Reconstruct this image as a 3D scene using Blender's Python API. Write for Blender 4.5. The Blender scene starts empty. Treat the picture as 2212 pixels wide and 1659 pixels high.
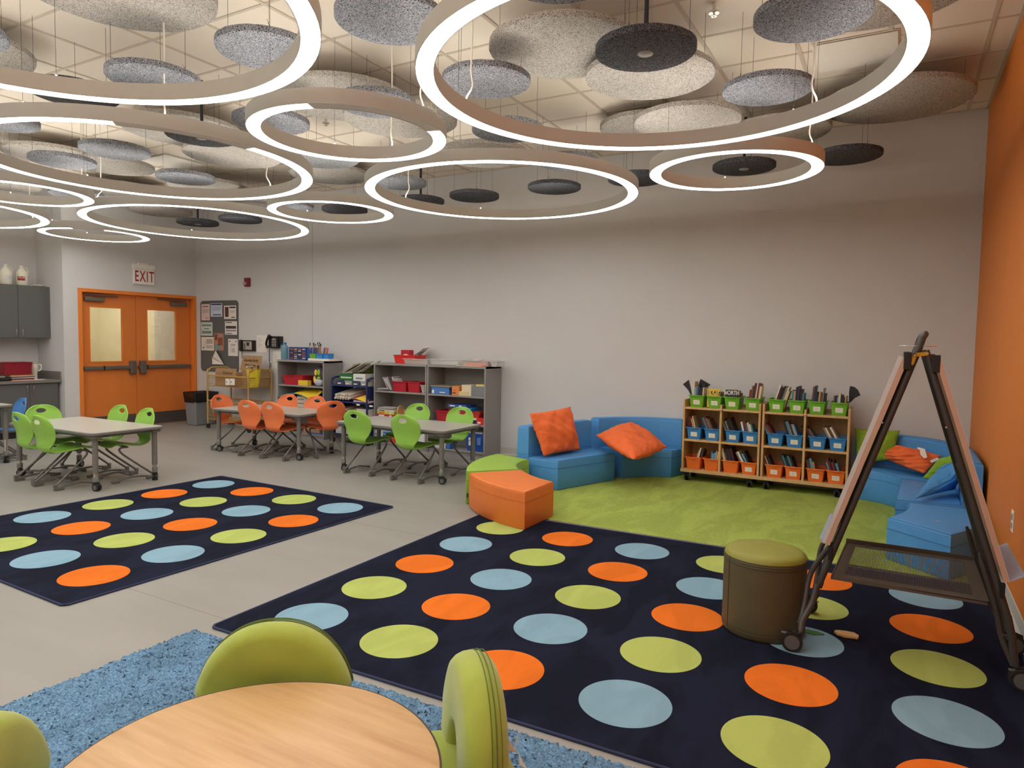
import bpy, bmesh, math, random
from mathutils import Vector, Matrix
R = math.radians
PI = math.pi
rnd = random.Random(7)
sc = bpy.context.scene
col = sc.collection

# ------------------------------------------------------------------ camera, light, exposure
RV = Vector((0.8709055426940842, 0.4911614524045302, 0.016851212911686054))
UV = Vector((-0.04475111404217806, 0.04511110247128798, 0.9979791211372153))
FV = Vector((-0.48940869781472673, 0.8698996586421317, -0.06126753134896245))
FPX = 1486.63
EYE = Vector((0, 0, 1.5))
cam_data = bpy.data.cameras.new('camera')
cam = bpy.data.objects.new('camera', cam_data)
col.objects.link(cam)
m = Matrix((RV, UV, -FV)).transposed().to_4x4()
m.translation = EYE
cam.matrix_world = m
cam_data.sensor_fit = 'HORIZONTAL'
cam_data.sensor_width = 36.0
cam_data.lens = 36.0 * FPX / 2212.0
cam_data.clip_start = 0.05
sc.camera = cam
sc.view_settings.view_transform = 'Standard'
sc.view_settings.look = 'None'
sc.view_settings.gamma = 1.0
sc.view_settings.use_curve_mapping = False
sc.view_settings.exposure = 0.56
world = bpy.data.worlds.new('world')
sc.world = world
world.use_nodes = True
world.node_tree.nodes['Background'].inputs[0].default_value = (0.6, 0.62, 0.65, 1)
world.node_tree.nodes['Background'].inputs[1].default_value = 0.05
RING_POWER = 7.5      # the down-light of the ring pendants
RING_UP = 12.0         # their up-light from unseen tops, raised to brighten the ceiling
sc.cycles.max_bounces = 8
sc.cycles.diffuse_bounces = 5
sc.cycles.glossy_bounces = 3
sc.cycles.transmission_bounces = 5
sc.cycles.sample_clamp_indirect = 6

# room numbers (metres)
YB = 7.881       # back wall
ZC = 3.753       # ceiling
XR = 0.618       # orange wall
XL = -10.852     # door wall
YRET = 5.664     # return of the cabinet alcove
XA = -11.58      # alcove back wall
YF = -3.6        # wall behind the camera


def ray(x, y):
    return FV + RV * ((x - 1106.0) / FPX) - UV * ((y - 829.5) / FPX)


def onz(x, y, z):
    d = ray(x, y); t = (z - 1.5) / d.z
    return EYE + d * t


def ony(x, y, Y):
    d = ray(x, y); return EYE + d * (Y / d.y)


def onx(x, y, X):
    d = ray(x, y); return EYE + d * (X / d.x)


# ------------------------------------------------------------------ materials
def lin(c):
    return tuple((v / 255 / 12.92) if v / 255 <= 0.04045 else ((v / 255 + 0.055) / 1.055) ** 2.4 for v in c)


MATS = {}


def mat(name, rgb, rough=0.6, metal=0.0, noise=0.0, nscale=40.0, bump=0.0, bscale=200.0, stretch=None, spec=None, emit=None, estr=0.0, sheen=0.0, rgb2=None, coat=0.0, trans=0.0, alpha=1.0, detail=3.0):
    if name in MATS:
        return MATS[name]
    m_ = bpy.data.materials.new(name)
    m_.use_nodes = True
    nt = m_.node_tree
    b = nt.nodes['Principled BSDF']
    c = lin(rgb)
    b.inputs['Base Color'].default_value = (*c, 1)
    b.inputs['Roughness'].default_value = rough
    b.inputs['Metallic'].default_value = metal
    if spec is not None:
        b.inputs['Specular IOR Level'].default_value = spec
    if sheen:
        b.inputs['Sheen Weight'].default_value = sheen
    if coat:
        b.inputs['Coat Weight'].default_value = coat
    if trans:
        b.inputs['Transmission Weight'].default_value = trans
    if alpha < 1:
        b.inputs['Alpha'].default_value = alpha
    if emit is not None:
        b.inputs['Emission Color'].default_value = (*lin(emit), 1)
        b.inputs['Emission Strength'].default_value = estr
    if noise or bump:
        tc = nt.nodes.new('ShaderNodeTexCoord')
        src = tc.outputs['Object']
        if stretch:
            mp = nt.nodes.new('ShaderNodeMapping')
            mp.inputs['Scale'].default_value = stretch
            nt.links.new(src, mp.inputs[0]); src = mp.outputs[0]
        if noise:
            n = nt.nodes.new('ShaderNodeTexNoise')
            n.inputs['Scale'].default_value = nscale
            n.inputs['Detail'].default_value = detail
            nt.links.new(src, n.inputs['Vector'])
            cr = nt.nodes.new('ShaderNodeValToRGB')
            e = cr.color_ramp.elements
            c2 = lin(rgb2) if rgb2 else tuple(min(1, v * (1 + noise)) for v in c)
            c1 = c if rgb2 else tuple(v * (1 - noise) for v in c)
            e[0].position = 0.3; e[0].color = (*c1, 1)
            e[1].position = 0.7; e[1].color = (*c2, 1)
            nt.links.new(n.outputs['Fac'], cr.inputs[0])
            nt.links.new(cr.outputs[0], b.inputs['Base Color'])
        if bump:
            n2 = nt.nodes.new('ShaderNodeTexNoise')
            n2.inputs['Scale'].default_value = bscale
            n2.inputs['Detail'].default_value = 4
            nt.links.new(src, n2.inputs['Vector'])
            bp = nt.nodes.new('ShaderNodeBump')
            bp.inputs['Strength'].default_value = bump
            bp.inputs['Distance'].default_value = 0.01
            nt.links.new(n2.outputs['Fac'], bp.inputs['Height'])
            nt.links.new(bp.outputs[0], b.inputs['Normal'])
    MATS[name] = m_
    return m_


def plain(r, g, b, rough=0.6):
    return mat('paint_%d_%d_%d' % (r, g, b), (r, g, b), rough, noise=0.05, nscale=60)


def felt(name, dark, light, lo, hi):
    """wood-wool / fibre acoustic board: swirling light strands over dark gaps"""
    m_ = bpy.data.materials.new(name); m_.use_nodes = True
    nt = m_.node_tree; b = nt.nodes['Principled BSDF']
    b.inputs['Roughness'].default_value = 0.95
    b.inputs['Specular IOR Level'].default_value = 0.15
    tc = nt.nodes.new('ShaderNodeTexCoord')
    n = nt.nodes.new('ShaderNodeTexNoise')
    n.inputs['Scale'].default_value = 58; n.inputs['Detail'].default_value = 6
    n.inputs['Roughness'].default_value = 0.75; n.inputs['Distortion'].default_value = 2.2
    nt.links.new(tc.outputs['Object'], n.inputs['Vector'])
    v = nt.nodes.new('ShaderNodeTexVoronoi'); v.feature = 'DISTANCE_TO_EDGE'
    v.inputs['Scale'].default_value = 80
    nt.links.new(tc.outputs['Object'], v.inputs['Vector'])
    mx = nt.nodes.new('ShaderNodeMath'); mx.operation = 'MULTIPLY_ADD'
    nt.links.new(v.outputs['Distance'], mx.inputs[0]); mx.inputs[1].default_value = -0.55
    nt.links.new(n.outputs['Fac'], mx.inputs[2])
    cr = nt.nodes.new('ShaderNodeValToRGB')
    cr.color_ramp.elements[0].position = lo; cr.color_ramp.elements[0].color = (*lin(dark), 1)
    cr.color_ramp.elements[1].position = hi; cr.color_ramp.elements[1].color = (*lin(light), 1)
    nt.links.new(mx.outputs[0], cr.inputs[0]); nt.links.new(cr.outputs[0], b.inputs['Base Color'])
    bp = nt.nodes.new('ShaderNodeBump'); bp.inputs['Strength'].default_value = 0.7; bp.inputs['Distance'].default_value = 0.006
    nt.links.new(mx.outputs[0], bp.inputs['Height']); nt.links.new(bp.outputs[0], b.inputs['Normal'])
    MATS[name] = m_
    return m_


M_WALL = mat('wall_paint', (210, 210, 211), 0.75, noise=0.012, nscale=3, bump=0.05, bscale=500)
M_ORANGE = mat('orange_wall_paint', (222, 128, 48), 0.6, noise=0.02, nscale=4, bump=0.05, bscale=500)
M_BASE = mat('baseboard_vinyl', (196, 194, 186), 0.5, noise=0.02, nscale=20)
M_STEEL = mat('grey_shelf_paint', (150, 148, 146), 0.45, noise=0.02, nscale=30)
M_CHFRAME = mat('chair_frame_paint', (106, 104, 101), 0.42, metal=0.2, noise=0.03, nscale=80)
M_BLACK = mat('black_plastic', (22, 22, 24), 0.45, noise=0.05, nscale=80)
M_RUBBER = mat('black_rubber', (30, 30, 31), 0.6, noise=0.05, nscale=80)
M_HUB = mat('caster_hub_grey', (96, 96, 96), 0.5, noise=0.03, nscale=60)
M_CHROME = mat('chrome', (215, 212, 205), 0.18, metal=1.0, noise=0.02, nscale=30)
M_WIRE = mat('steel_wire', (86, 80, 74), 0.5, metal=0.4, noise=0.02, nscale=30)
M_CORD = mat('white_cord', (235, 230, 220), 0.5, noise=0.02, nscale=30)
M_WHITE = mat('white_card', (236, 232, 224), 0.6, noise=0.03, nscale=60)
M_INK = mat('black_ink', (40, 38, 40), 0.6, noise=0.05, nscale=60)
M_CAB = mat('dark_grey_laminate', (92, 93, 92), 0.5, noise=0.02, nscale=60)
M_COUNTER = mat('grey_counter', (120, 116, 112), 0.45, noise=0.05, nscale=120)
M_DOOR = mat('orange_door', (222, 126, 54), 0.5, noise=0.04, nscale=6, stretch=(1, 1, 0.2))
M_DFRAME = mat('orange_door_frame', (232, 132, 50), 0.45, noise=0.02, nscale=10)
M_HW = mat('door_hardware', (120, 112, 104), 0.4, metal=0.5, noise=0.03, nscale=50)
M_KICK = mat('kick_plate', (120, 116, 112), 0.35, metal=0.7, noise=0.05, nscale=12)
M_FDARK = felt('dark_grey_fibre_board', (30, 31, 36), (128, 130, 138), 0.30, 0.66)
M_FDMID = felt('grey_fibre_board', (44, 46, 53), (168, 171, 180), 0.27, 0.56)
M_FMID = felt('mid_grey_fibre_board', (66, 67, 72), (172, 174, 178), 0.26, 0.56)
M_FLIGHT = felt('pale_grey_fibre_board', (96, 92, 88), (206, 201, 194), 0.24, 0.52)
M_RING = mat('ring_housing', (218, 218, 214), 0.5, noise=0.01, nscale=20)
M_LIT = mat('ring_diffuser', (250, 248, 240), 0.5, noise=0.01, nscale=20, emit=(255, 252, 246), estr=RING_POWER)
M_LITUP = mat('ring_upper_diffuser', (250, 248, 240), 0.5, noise=0.01, nscale=20, emit=(255, 248, 236), estr=RING_UP)
M_COVER = mat('ring_steel_cover', (236, 236, 234), 0.35, metal=0.1, noise=0.02, nscale=20)
M_MAPLE = mat('maple_tabletop', (212, 175, 128), 0.38, noise=0.12, nscale=3.2, rgb2=(190, 148, 100), stretch=(0.9, 10, 1), detail=6)
M_TRIM = mat('table_edge_band', (70, 58, 50), 0.5, noise=0.04, nscale=40)
M_BIRCH = mat('maple_cart_board', (214, 178, 128), 0.5, noise=0.08, nscale=4, rgb2=(200, 160, 110), stretch=(8, 8, 1.0), detail=5)
M_TTOP = mat('grey_laminate_top', (178, 174, 166), 0.32, noise=0.03, nscale=14)
M_TEDGE = mat('grey_table_edge', (112, 111, 108), 0.5, noise=0.03, nscale=40)
M_GREENP = mat('lime_plastic', (146, 198, 82), 0.4, noise=0.02, nscale=30, bump=0.03, bscale=900)
M_ORANGEP = mat('coral_orange_plastic', (234, 124, 74), 0.4, noise=0.02, nscale=30, bump=0.03, bscale=900)
M_BLUEP = mat('blue_plastic', (72, 134, 208), 0.4, noise=0.02, nscale=30, bump=0.03, bscale=900)
M_BLUEV = mat('blue_vinyl', (78, 150, 216), 0.5, noise=0.03, nscale=18, bump=0.12, bscale=700)
M_GREENV = mat('green_vinyl', (150, 188, 72), 0.5, noise=0.03, nscale=18, bump=0.12, bscale=700)
M_ORV = mat('orange_vinyl', (224, 122, 52), 0.5, noise=0.03, nscale=18, bump=0.12, bscale=700)
M_SEAMB = mat('blue_piping', (46, 100, 156), 0.55, noise=0.03, nscale=40)
M_SEAMG = mat('green_piping', (118, 152, 52), 0.55, noise=0.03, nscale=40)
M_SEAMO = mat('orange_piping', (204, 104, 48), 0.55, noise=0.03, nscale=40)
M_SUEDE = mat('lime_microsuede', (158, 174, 66), 0.85, noise=0.10, nscale=7, sheen=0.4, bump=0.15, bscale=350)
M_SUSEAM = mat('olive_zip_seam', (92, 110, 40), 0.8, noise=0.05, nscale=60)
M_OLIVE = mat('olive_leather', (88, 80, 56), 0.55, noise=0.06, nscale=10, bump=0.12, bscale=300)
M_OLTOP = mat('olive_lime_leather', (140, 138, 50), 0.5, noise=0.05, nscale=10, bump=0.1, bscale=300)
M_OLSEAM = mat('dark_stitching', (50, 46, 26), 0.7, noise=0.05, nscale=40)
M_PILO = mat('orange_cotton', (238, 112, 56), 0.85, noise=0.04, nscale=9, bump=0.9, bscale=26, stretch=(1, 1, 1))
M_PILG = mat('lime_cotton', (136, 176, 46), 0.85, noise=0.05, nscale=9, bump=0.9, bscale=26)
M_PILB = mat('blue_sateen', (72, 146, 208), 0.6, noise=0.05, nscale=9, bump=0.9, bscale=22)
M_EASEL = mat('easel_tube_paint', (66, 63, 61), 0.45, metal=0.1, noise=0.04, nscale=50)
M_BOARDW = mat('whiteboard_face', (205, 205, 205), 0.15, noise=0.01, nscale=10)
M_BOARDE = mat('board_edge', (196, 160, 138), 0.45, noise=0.02, nscale=10)
M_BRASS = mat('brass_link', (206, 156, 46), 0.4, metal=0.7, noise=0.03, nscale=50)
M_GOLD = mat('gold_cart_paint', (192, 158, 96), 0.4, metal=0.2, noise=0.03, nscale=50)
M_NAVYM = mat('navy_cart_paint', (36, 50, 104), 0.4, noise=0.03, nscale=50)
M_CARD = mat('cardboard', (166, 132, 94), 0.8, noise=0.05, nscale=18)
M_CLEAR = mat('clear_plastic', (222, 222, 220), 0.2, noise=0.01, nscale=10, alpha=0.45)
M_BINR = mat('crimson_plastic', (184, 34, 52), 0.4, noise=0.03, nscale=40)
M_BINRR = mat('red_plastic', (224, 46, 42), 0.4, noise=0.03, nscale=40)
M_BING = mat('green_bin_plastic', (112, 182, 48), 0.42, noise=0.03, nscale=40)
M_BINB = mat('blue_bin_plastic', (56, 134, 206), 0.42, noise=0.03, nscale=40)
M_BINO = mat('orange_bin_plastic', (238, 118, 48), 0.42, noise=0.03, nscale=40)
M_PAPER = mat('book_pages', (222, 208, 180), 0.8, noise=0.06, nscale=90)
M_TACK = mat('grey_tackboard', (98, 97, 97), 0.9, noise=0.05, nscale=200)
M_SHAGB = None


def rugmat(name, rgb, pile=0.25, bump=0.5, bscale=420, streak=None):
    """cut pile with brushed nap: broad streaks plus fine speckle"""
    m_ = bpy.data.materials.new(name); m_.use_nodes = True
    nt = m_.node_tree; b = nt.nodes['Principled BSDF']
    b.inputs['Roughness'].default_value = 0.95; b.inputs['Specular IOR Level'].default_value = 0.1
    tc = nt.nodes.new('ShaderNodeTexCoord')
    mp = nt.nodes.new('ShaderNodeMapping'); mp.inputs['Scale'].default_value = (1.3, 0.5, 1)
    mp.inputs['Rotation'].default_value = (0, 0, 0.7)
    nt.links.new(tc.outputs['Object'], mp.inputs[0])
    n1 = nt.nodes.new('ShaderNodeTexNoise'); n1.inputs['Scale'].default_value = 3.2; n1.inputs['Detail'].default_value = 3; n1.inputs['Distortion'].default_value = 1.2
    nt.links.new(mp.outputs[0], n1.inputs['Vector'])
    n2 = nt.nodes.new('ShaderNodeTexNoise'); n2.inputs['Scale'].default_value = bscale; n2.inputs['Detail'].default_value = 2
    nt.links.new(tc.outputs['Object'], n2.inputs['Vector'])
    c = lin(rgb)
    sk = pile * 0.6 if streak is None else streak
    cr = nt.nodes.new('ShaderNodeValToRGB')
    e = cr.color_ramp.elements
    e[0].position = 0.44; e[0].color = (*[v * (1 - sk) for v in c], 1)
    e[1].position = 0.58; e[1].color = (*[v * (1 + sk) for v in c], 1)
    nt.links.new(n1.outputs['Fac'], cr.inputs[0])
    mr = nt.nodes.new('ShaderNodeMapRange')
    mr.inputs['From Min'].default_value = 0.3; mr.inputs['From Max'].default_value = 0.7
    mr.inputs['To Min'].default_value = 1 - pile; mr.inputs['To Max'].default_value = 1 + pile
    nt.links.new(n2.outputs['Fac'], mr.inputs['Value'])
    mx = nt.nodes.new('ShaderNodeVectorMath'); mx.operation = 'SCALE'
    nt.links.new(cr.outputs[0], mx.inputs[0]); nt.links.new(mr.outputs[0], mx.inputs['Scale'])
    nt.links.new(mx.outputs[0], b.inputs['Base Color'])
    bp = nt.nodes.new('ShaderNodeBump'); bp.inputs['Strength'].default_value = bump; bp.inputs['Distance'].default_value = 0.004
    nt.links.new(n2.outputs['Fac'], bp.inputs['Height']); nt.links.new(bp.outputs[0], b.inputs['Normal'])
    MATS[name] = m_
    return m_


M_NAVY = rugmat('navy_rug_pile', (25, 29, 47), 0.3, streak=0.22)
M_NAVYB = mat('navy_rug_binding', (36, 46, 82), 0.8, noise=0.05, nscale=200)
M_DOTO = rugmat('orange_rug_pile', (226, 116, 38), 0.10)
M_DOTG = rugmat('lime_rug_pile', (176, 190, 104), 0.08)
M_DOTB = rugmat('sky_blue_rug_pile', (132, 168, 188), 0.08)
M_SHAGG = rugmat('green_shag', (158, 177, 88), 0.28, 1.0, 170, streak=0.09)
M_SHAGB = rugmat('blue_shag', (104, 138, 168), 0.42, 1.0, 120, streak=0.10)


# ------------------------------------------------------------------ mesh helpers
class MB:
    def __init__(s):
        s.v = []; s.f = []; s.mi = []; s.cur = 0; s.T = Matrix()

    def add(s, vs, fs):
        o = len(s.v)
        s.v += [tuple(s.T @ Vector(p)) for p in vs]
        s.f += [tuple(i + o for i in f) for f in fs]
        s.mi += [s.cur] * len(fs)
        return s

    def box(s, a, b, rz=0, piv=None, taper=0):
        (x0, y0, z0), (x1, y1, z1) = a, b
        t = taper
        vs = [(x0 + t, y0 + t, z0), (x1 - t, y0 + t, z0), (x1 - t, y1 - t, z0), (x0 + t, y1 - t, z0), (x0, y0, z1), (x1, y0, z1), (x1, y1, z1), (x0, y1, z1)]
        if rz:
            cx, cy = piv or ((x0 + x1) / 2, (y0 + y1) / 2)
            c, n = math.cos(rz), math.sin(rz)
            vs = [(cx + (x - cx) * c - (y - cy) * n, cy + (x - cx) * n + (y - cy) * c, z) for x, y, z in vs]
        return s.add(vs, [(0, 3, 2, 1), (4, 5, 6, 7), (0, 1, 5, 4), (1, 2, 6, 5), (2, 3, 7, 6), (3, 0, 4, 7)])

    def tube(s, path, r, n=8, cap=True, flat=1.0):
        P = [Vector(p) for p in path]
        rr = r if isinstance(r, (list, tuple)) else [r] * len(P)
        t0 = (P[1] - P[0]).normalized()
        up = Vector((0, 0, 1)) if abs(t0.z) < 0.9 else Vector((1, 0, 0))
        a = t0.cross(up).normalized()
        vs = []; fs = []
        for i, p in enumerate(P):
            if i == 0: t = P[1] - P[0]
            elif i == len(P) - 1: t = P[-1] - P[-2]
            else: t = P[i + 1] - P[i - 1]
            t.normalize()
            a = (a - t * a.dot(t)).normalized(); b = t.cross(a)
            for k in range(n):
                q = 2 * PI * k / n
                vs.append(p + (a * math.cos(q) + b * math.sin(q) * flat) * rr[i])
        for i in range(len(P) - 1):
            for k in range(n):
                k2 = (k + 1) % n
                fs.append((i * n + k, i * n + k2, (i + 1) * n + k2, (i + 1) * n + k))
        if cap:
            fs.append(tuple(range(n - 1, -1, -1))); fs.append(tuple((len(P) - 1) * n + k for k in range(n)))
        return s.add(vs, fs)

    def cyl(s, p0, p1, r, n=16, r2=None):
        return s.tube([p0, p1], [r, r if r2 is None else r2], n)

    def lathe(s, prof, c=(0, 0, 0), n=40, close=False):
        vs = []; fs = []
        for r, z in prof:
            for k in range(n):
                q = 2 * PI * k / n
                vs.append((c[0] + r * math.cos(q), c[1] + r * math.sin(q), c[2] + z))
        L = len(prof)
        for i in range(L - 1 + (1 if close else 0)):
            j = (i + 1) % L
            for k in range(n):
                k2 = (k + 1) % n
                fs.append((i * n + k, i * n + k2, j * n + k2, j * n + k))
        if not close:
            if prof[0][0] > 1e-6: fs.append(tuple(range(n - 1, -1, -1)))
            if prof[-1][0] > 1e-6: fs.append(tuple((L - 1) * n + k for k in range(n)))
        return s.add(vs, fs)

    def prism(s, poly, z0, z1):
        n = len(poly)
        vs = [(x, y, z0) for x, y in poly] + [(x, y, z1) for x, y in poly]
        fs = [tuple(range(n - 1, -1, -1)), tuple(range(n, 2 * n))] + [(i, (i + 1) % n, n + (i + 1) % n, n + i) for i in range(n)]
        return s.add(vs, fs)

    def quad(s, a, b, c, d):
        return s.add([a, b, c, d], [(0, 1, 2, 3)])

    def sphere(s, c, r, n=16, m=10, sq=(1, 1, 1)):
        vs = []; fs = []
        for i in range(m + 1):
            th = PI * i / m
            for k in range(n):
                q = 2 * PI * k / n
                vs.append((c[0] + r * sq[0] * math.sin(th) * math.cos(q), c[1] + r * sq[1] * math.sin(th) * math.sin(q), c[2] + r * sq[2] * math.cos(th)))
        for i in range(m):
            for k in range(n):
                k2 = (k + 1) % n
                fs.append((i * n + k, (i + 1) * n + k, (i + 1) * n + k2, i * n + k2))
        return s.add(vs, fs)

    def mesh(s, name, mats, smooth=None, merge=True):
        me = bpy.data.meshes.new(name)
        me.from_pydata(s.v, [], s.f)
        for mm in (mats if isinstance(mats, (list, tuple)) else [mats]):
            me.materials.append(mm)
        for p, i in zip(me.polygons, s.mi):
            p.material_index = i
        bm = bmesh.new(); bm.from_mesh(me)
        if merge: bmesh.ops.remove_doubles(bm, verts=bm.verts, dist=1e-5)
        bmesh.ops.recalc_face_normals(bm, faces=bm.faces)
        if smooth is not None:
            for f in bm.faces: f.smooth = True
            for e in bm.edges:
                if len(e.link_faces) == 2 and e.calc_face_angle(0) > R(smooth): e.smooth = False
        bm.to_mesh(me); bm.free()
        return me

    def build(s, name, mats, parent=None, smooth=None, bevel=0, bseg=2, merge=True):
        o = bpy.data.objects.new(name, s.mesh(name, mats, smooth, merge))
        col.objects.link(o)
        if parent is not None: o.parent = parent
        if bevel:
            bv = o.modifiers.new('bevel', 'BEVEL'); bv.width = bevel; bv.segments = bseg; bv.limit_method = 'ANGLE'; bv.angle_limit = R(40)
            if smooth is None:
                for p in o.data.polygons: p.use_smooth = False
        return o


def tag(o, label=None, cat=None, group=None, kind=None):
    if label: o['label'] = label
    if cat: o['category'] = cat
    if group: o['group'] = group
    if kind: o['kind'] = kind
    return o


def thing(name, label, cat, loc=(0, 0, 0), rz=0, group=None):
    o = bpy.data.objects.new(name, None); col.objects.link(o)
    o.empty_display_size = 0.05
    o.location = loc; o.rotation_euler = (0, 0, rz)
    return tag(o, label, cat, group)


def copy_tree(o, parent=None):
    c = o.copy(); col.objects.link(c)
    if parent is not None: c.parent = parent
    for ch in list(o.children): copy_tree(ch, c)
    return c


def struct(mb, name, m_, **k):
    return tag(mb.build(name, m_, **k), kind='structure')


def arc3(p, q, r_, n=14):
    """points of the circle through p, q, r_ from p to r_ (flat)"""
    (ax, ay), (bx, by), (cx, cy) = p, q, r_
    d = 2 * (ax * (by - cy) + bx * (cy - ay) + cx * (ay - by))
    if abs(d) < 1e-9: return [p, r_]
    ux = ((ax * ax + ay * ay) * (by - cy) + (bx * bx + by * by) * (cy - ay) + (cx * cx + cy * cy) * (ay - by)) / d
    uy = ((ax * ax + ay * ay) * (cx - bx) + (bx * bx + by * by) * (ax - cx) + (cx * cx + cy * cy) * (bx - ax)) / d
    rr = math.hypot(ax - ux, ay - uy)
    a0 = math.atan2(ay - uy, ax - ux); a1 = math.atan2(by - uy, bx - ux); a2 = math.atan2(cy - uy, cx - ux)

    def unw(a, ref, sgn):
        while (a - ref) * sgn < 0: a += 2 * PI * sgn
        return a
    for sgn in (1, -1):
        b1 = unw(a1, a0, sgn); b2 = unw(a2, a0, sgn)
        if abs(b1 - a0) <= abs(b2 - a0) and abs(b2 - a0) < 2 * PI: break
    return [(ux + rr * math.cos(a0 + (b2 - a0) * i / n), uy + rr * math.sin(a0 + (b2 - a0) * i / n)) for i in range(n + 1)]


def smoothpath(P, n=8):
    P = [Vector(p) for p in P]; out = []
    Q = [P[0] * 2 - P[1]] + P + [P[-1] * 2 - P[-2]]
    for i in range(1, len(Q) - 2):
        for k in range(n):
            t = k / n
            a, b, c, d = Q[i - 1], Q[i], Q[i + 1], Q[i + 2]
            out.append(0.5 * ((2 * b) + (c - a) * t + (2 * a - 5 * b + 4 * c - d) * t * t + (3 * b - a - 3 * c + d) * t ** 3))
    out.append(P[-1])
    return out


def text_obj(name, txt, size, m_, M4, parent=None, depth=0.0006, sx=1.0, align='CENTER', bold=0.0, space=1.0):
    cu = bpy.data.curves.new(name, 'FONT'); cu.body = txt; cu.size = size; cu.align_x = align; cu.align_y = 'CENTER'
    cu.extrude = depth; cu.offset = bold; cu.space_character = space
    tmp = bpy.data.objects.new(name, cu); col.objects.link(tmp)
    dg = bpy.context.evaluated_depsgraph_get()
    me = bpy.data.meshes.new_from_object(tmp.evaluated_get(dg))
    bpy.data.objects.remove(tmp)
    me.materials.clear(); me.materials.append(m_)
    me.transform(M4 @ Matrix.Diagonal((sx, 1, 1, 1)))
    o = bpy.data.objects.new(name, me); col.objects.link(o)
    if parent is not None: o.parent = parent
    return o


def face_back(x, y, z):
    """text frame on a surface facing the viewer (-Y)"""
    return Matrix.Translation((x, y, z)) @ Matrix(((1, 0, 0), (0, 0, -1), (0, 1, 0))).to_4x4()


def face_left(x, y, z):
    """text frame on a wall facing +X"""
    return Matrix.Translation((x, y, z)) @ Matrix(((0, 0, 1), (1, 0, 0), (0, 1, 0))).to_4x4()

# ------------------------------------------------------------------ room shell
def vinyl_floor():
    m_ = mat('vinyl_floor', (147, 145, 139), 0.42, noise=0.05, nscale=2.2, stretch=(0.6, 2.0, 1), detail=8, spec=0.35)
    return m_


struct(MB().box((XA - 2.6, YF, -0.1), (XR + 0.2, YB + 0.2, 0)), 'floor', vinyl_floor())
mb = MB()                                     # welded sheet joints of the vinyl, pressed flush
for k in range(-1, 5):
    mb.box((XL, 0.55 + 1.83 * k, 0.0), (XR, 0.553 + 1.83 * k, 0.0006))
struct(mb, 'trim_1', mat('vinyl_weld', (126, 122, 116), 0.5, noise=0.04, nscale=9))
struct(MB().box((XL - 1.2, YB, 0), (XR + 0.2, YB + 0.2, ZC)), 'wall_back', M_WALL)
struct(MB().box((-8.0365, YB - 0.0015, 0), (-8.0335, YB + 0.001, ZC)), 'trim_2', mat('wall_joint_grey', (110, 110, 112), 0.8, noise=0.03, nscale=30))  # dark grey strip marking the vertical joint of the back wall
struct(MB().box((XR, YF, 0), (XR + 0.2, YB, ZC)), 'wall_right', M_ORANGE)
DY0, DY1, DZ = 5.931, 7.826, 2.152            # door opening
mb = MB().box((XL - 0.15, YRET, 0), (XL, DY0, ZC)).box((XL - 0.15, DY0, DZ), (XL, DY1, ZC)).box((XL - 0.15, DY1, 0), (XL, YB, ZC))
struct(mb, 'wall_left', M_WALL)
struct(MB().box((XA, YRET, 0), (XL - 0.15, YRET + 0.1, ZC)), 'wall_return', M_WALL)
struct(MB().box((XA - 0.15, YF, 0), (XA, YRET + 0.1, ZC)), 'wall_alcove', M_WALL)
struct(MB().box((XA - 0.15, YF - 0.2, 0), (XR + 0.2, YF, ZC)), 'wall_front', M_WALL)

M_TILE = mat('ceiling_tile', (230, 220, 206), 0.9, noise=0.03, nscale=160, bump=0.1, bscale=400)
M_TBAR = mat('ceiling_tee', (200, 188, 174), 0.6, noise=0.02, nscale=30)
mb = MB().box((XA - 2.6, YF, ZC), (XR + 0.2, YB + 0.2, ZC + 0.1))
mb.cur = 1
k = 0
while 0.455 - 0.615 * k > XA:
    x = 0.455 - 0.615 * k; mb.box((x - 0.014, YF, ZC - 0.006), (x + 0.014, YB, ZC)); k += 1
k = 0
while 7.66 - 0.617 * k > YF:
    y = 7.66 - 0.617 * k; mb.box((XA, y - 0.012, ZC - 0.005), (XR, y + 0.012, ZC)); k += 1
mb.box((XA, YB - 0.022, ZC - 0.007), (XR, YB, ZC)); mb.box((XR - 0.022, YF, ZC - 0.007), (XR, YB, ZC))
struct(mb, 'ceiling', [M_TILE, M_TBAR])
mb = MB()


def cove(a, b, nrm):
    """vinyl base with a rounded toe from a to b, standing out along nrm"""
    vs = []; prof = [(0, 0.102), (0.004, 0.100), (0.004, 0.02), (0.012, 0.006), (0.022, 0.0), (0, 0)]
    for p in (a, b):
        for d, z in prof: vs.append((p[0] + nrm[0] * d, p[1] + nrm[1] * d, z))
    n = len(prof)
    return MB().add(vs, [(i, (i + 1) % n, n + (i + 1) % n, n + i) for i in range(n)] + [tuple(range(n)), tuple(range(2 * n - 1, n - 1, -1))])


struct(cove((XL, YB), (XR, YB), (0, -1)), 'baseboard_back', M_BASE)
struct(cove((XR, YF), (XR, YB - 0.022), (-1, 0)), 'baseboard_right', M_BASE)
struct(cove((XL, YRET), (XL, DY0 - 0.057), (1, 0)), 'baseboard_left', M_BASE)

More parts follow.
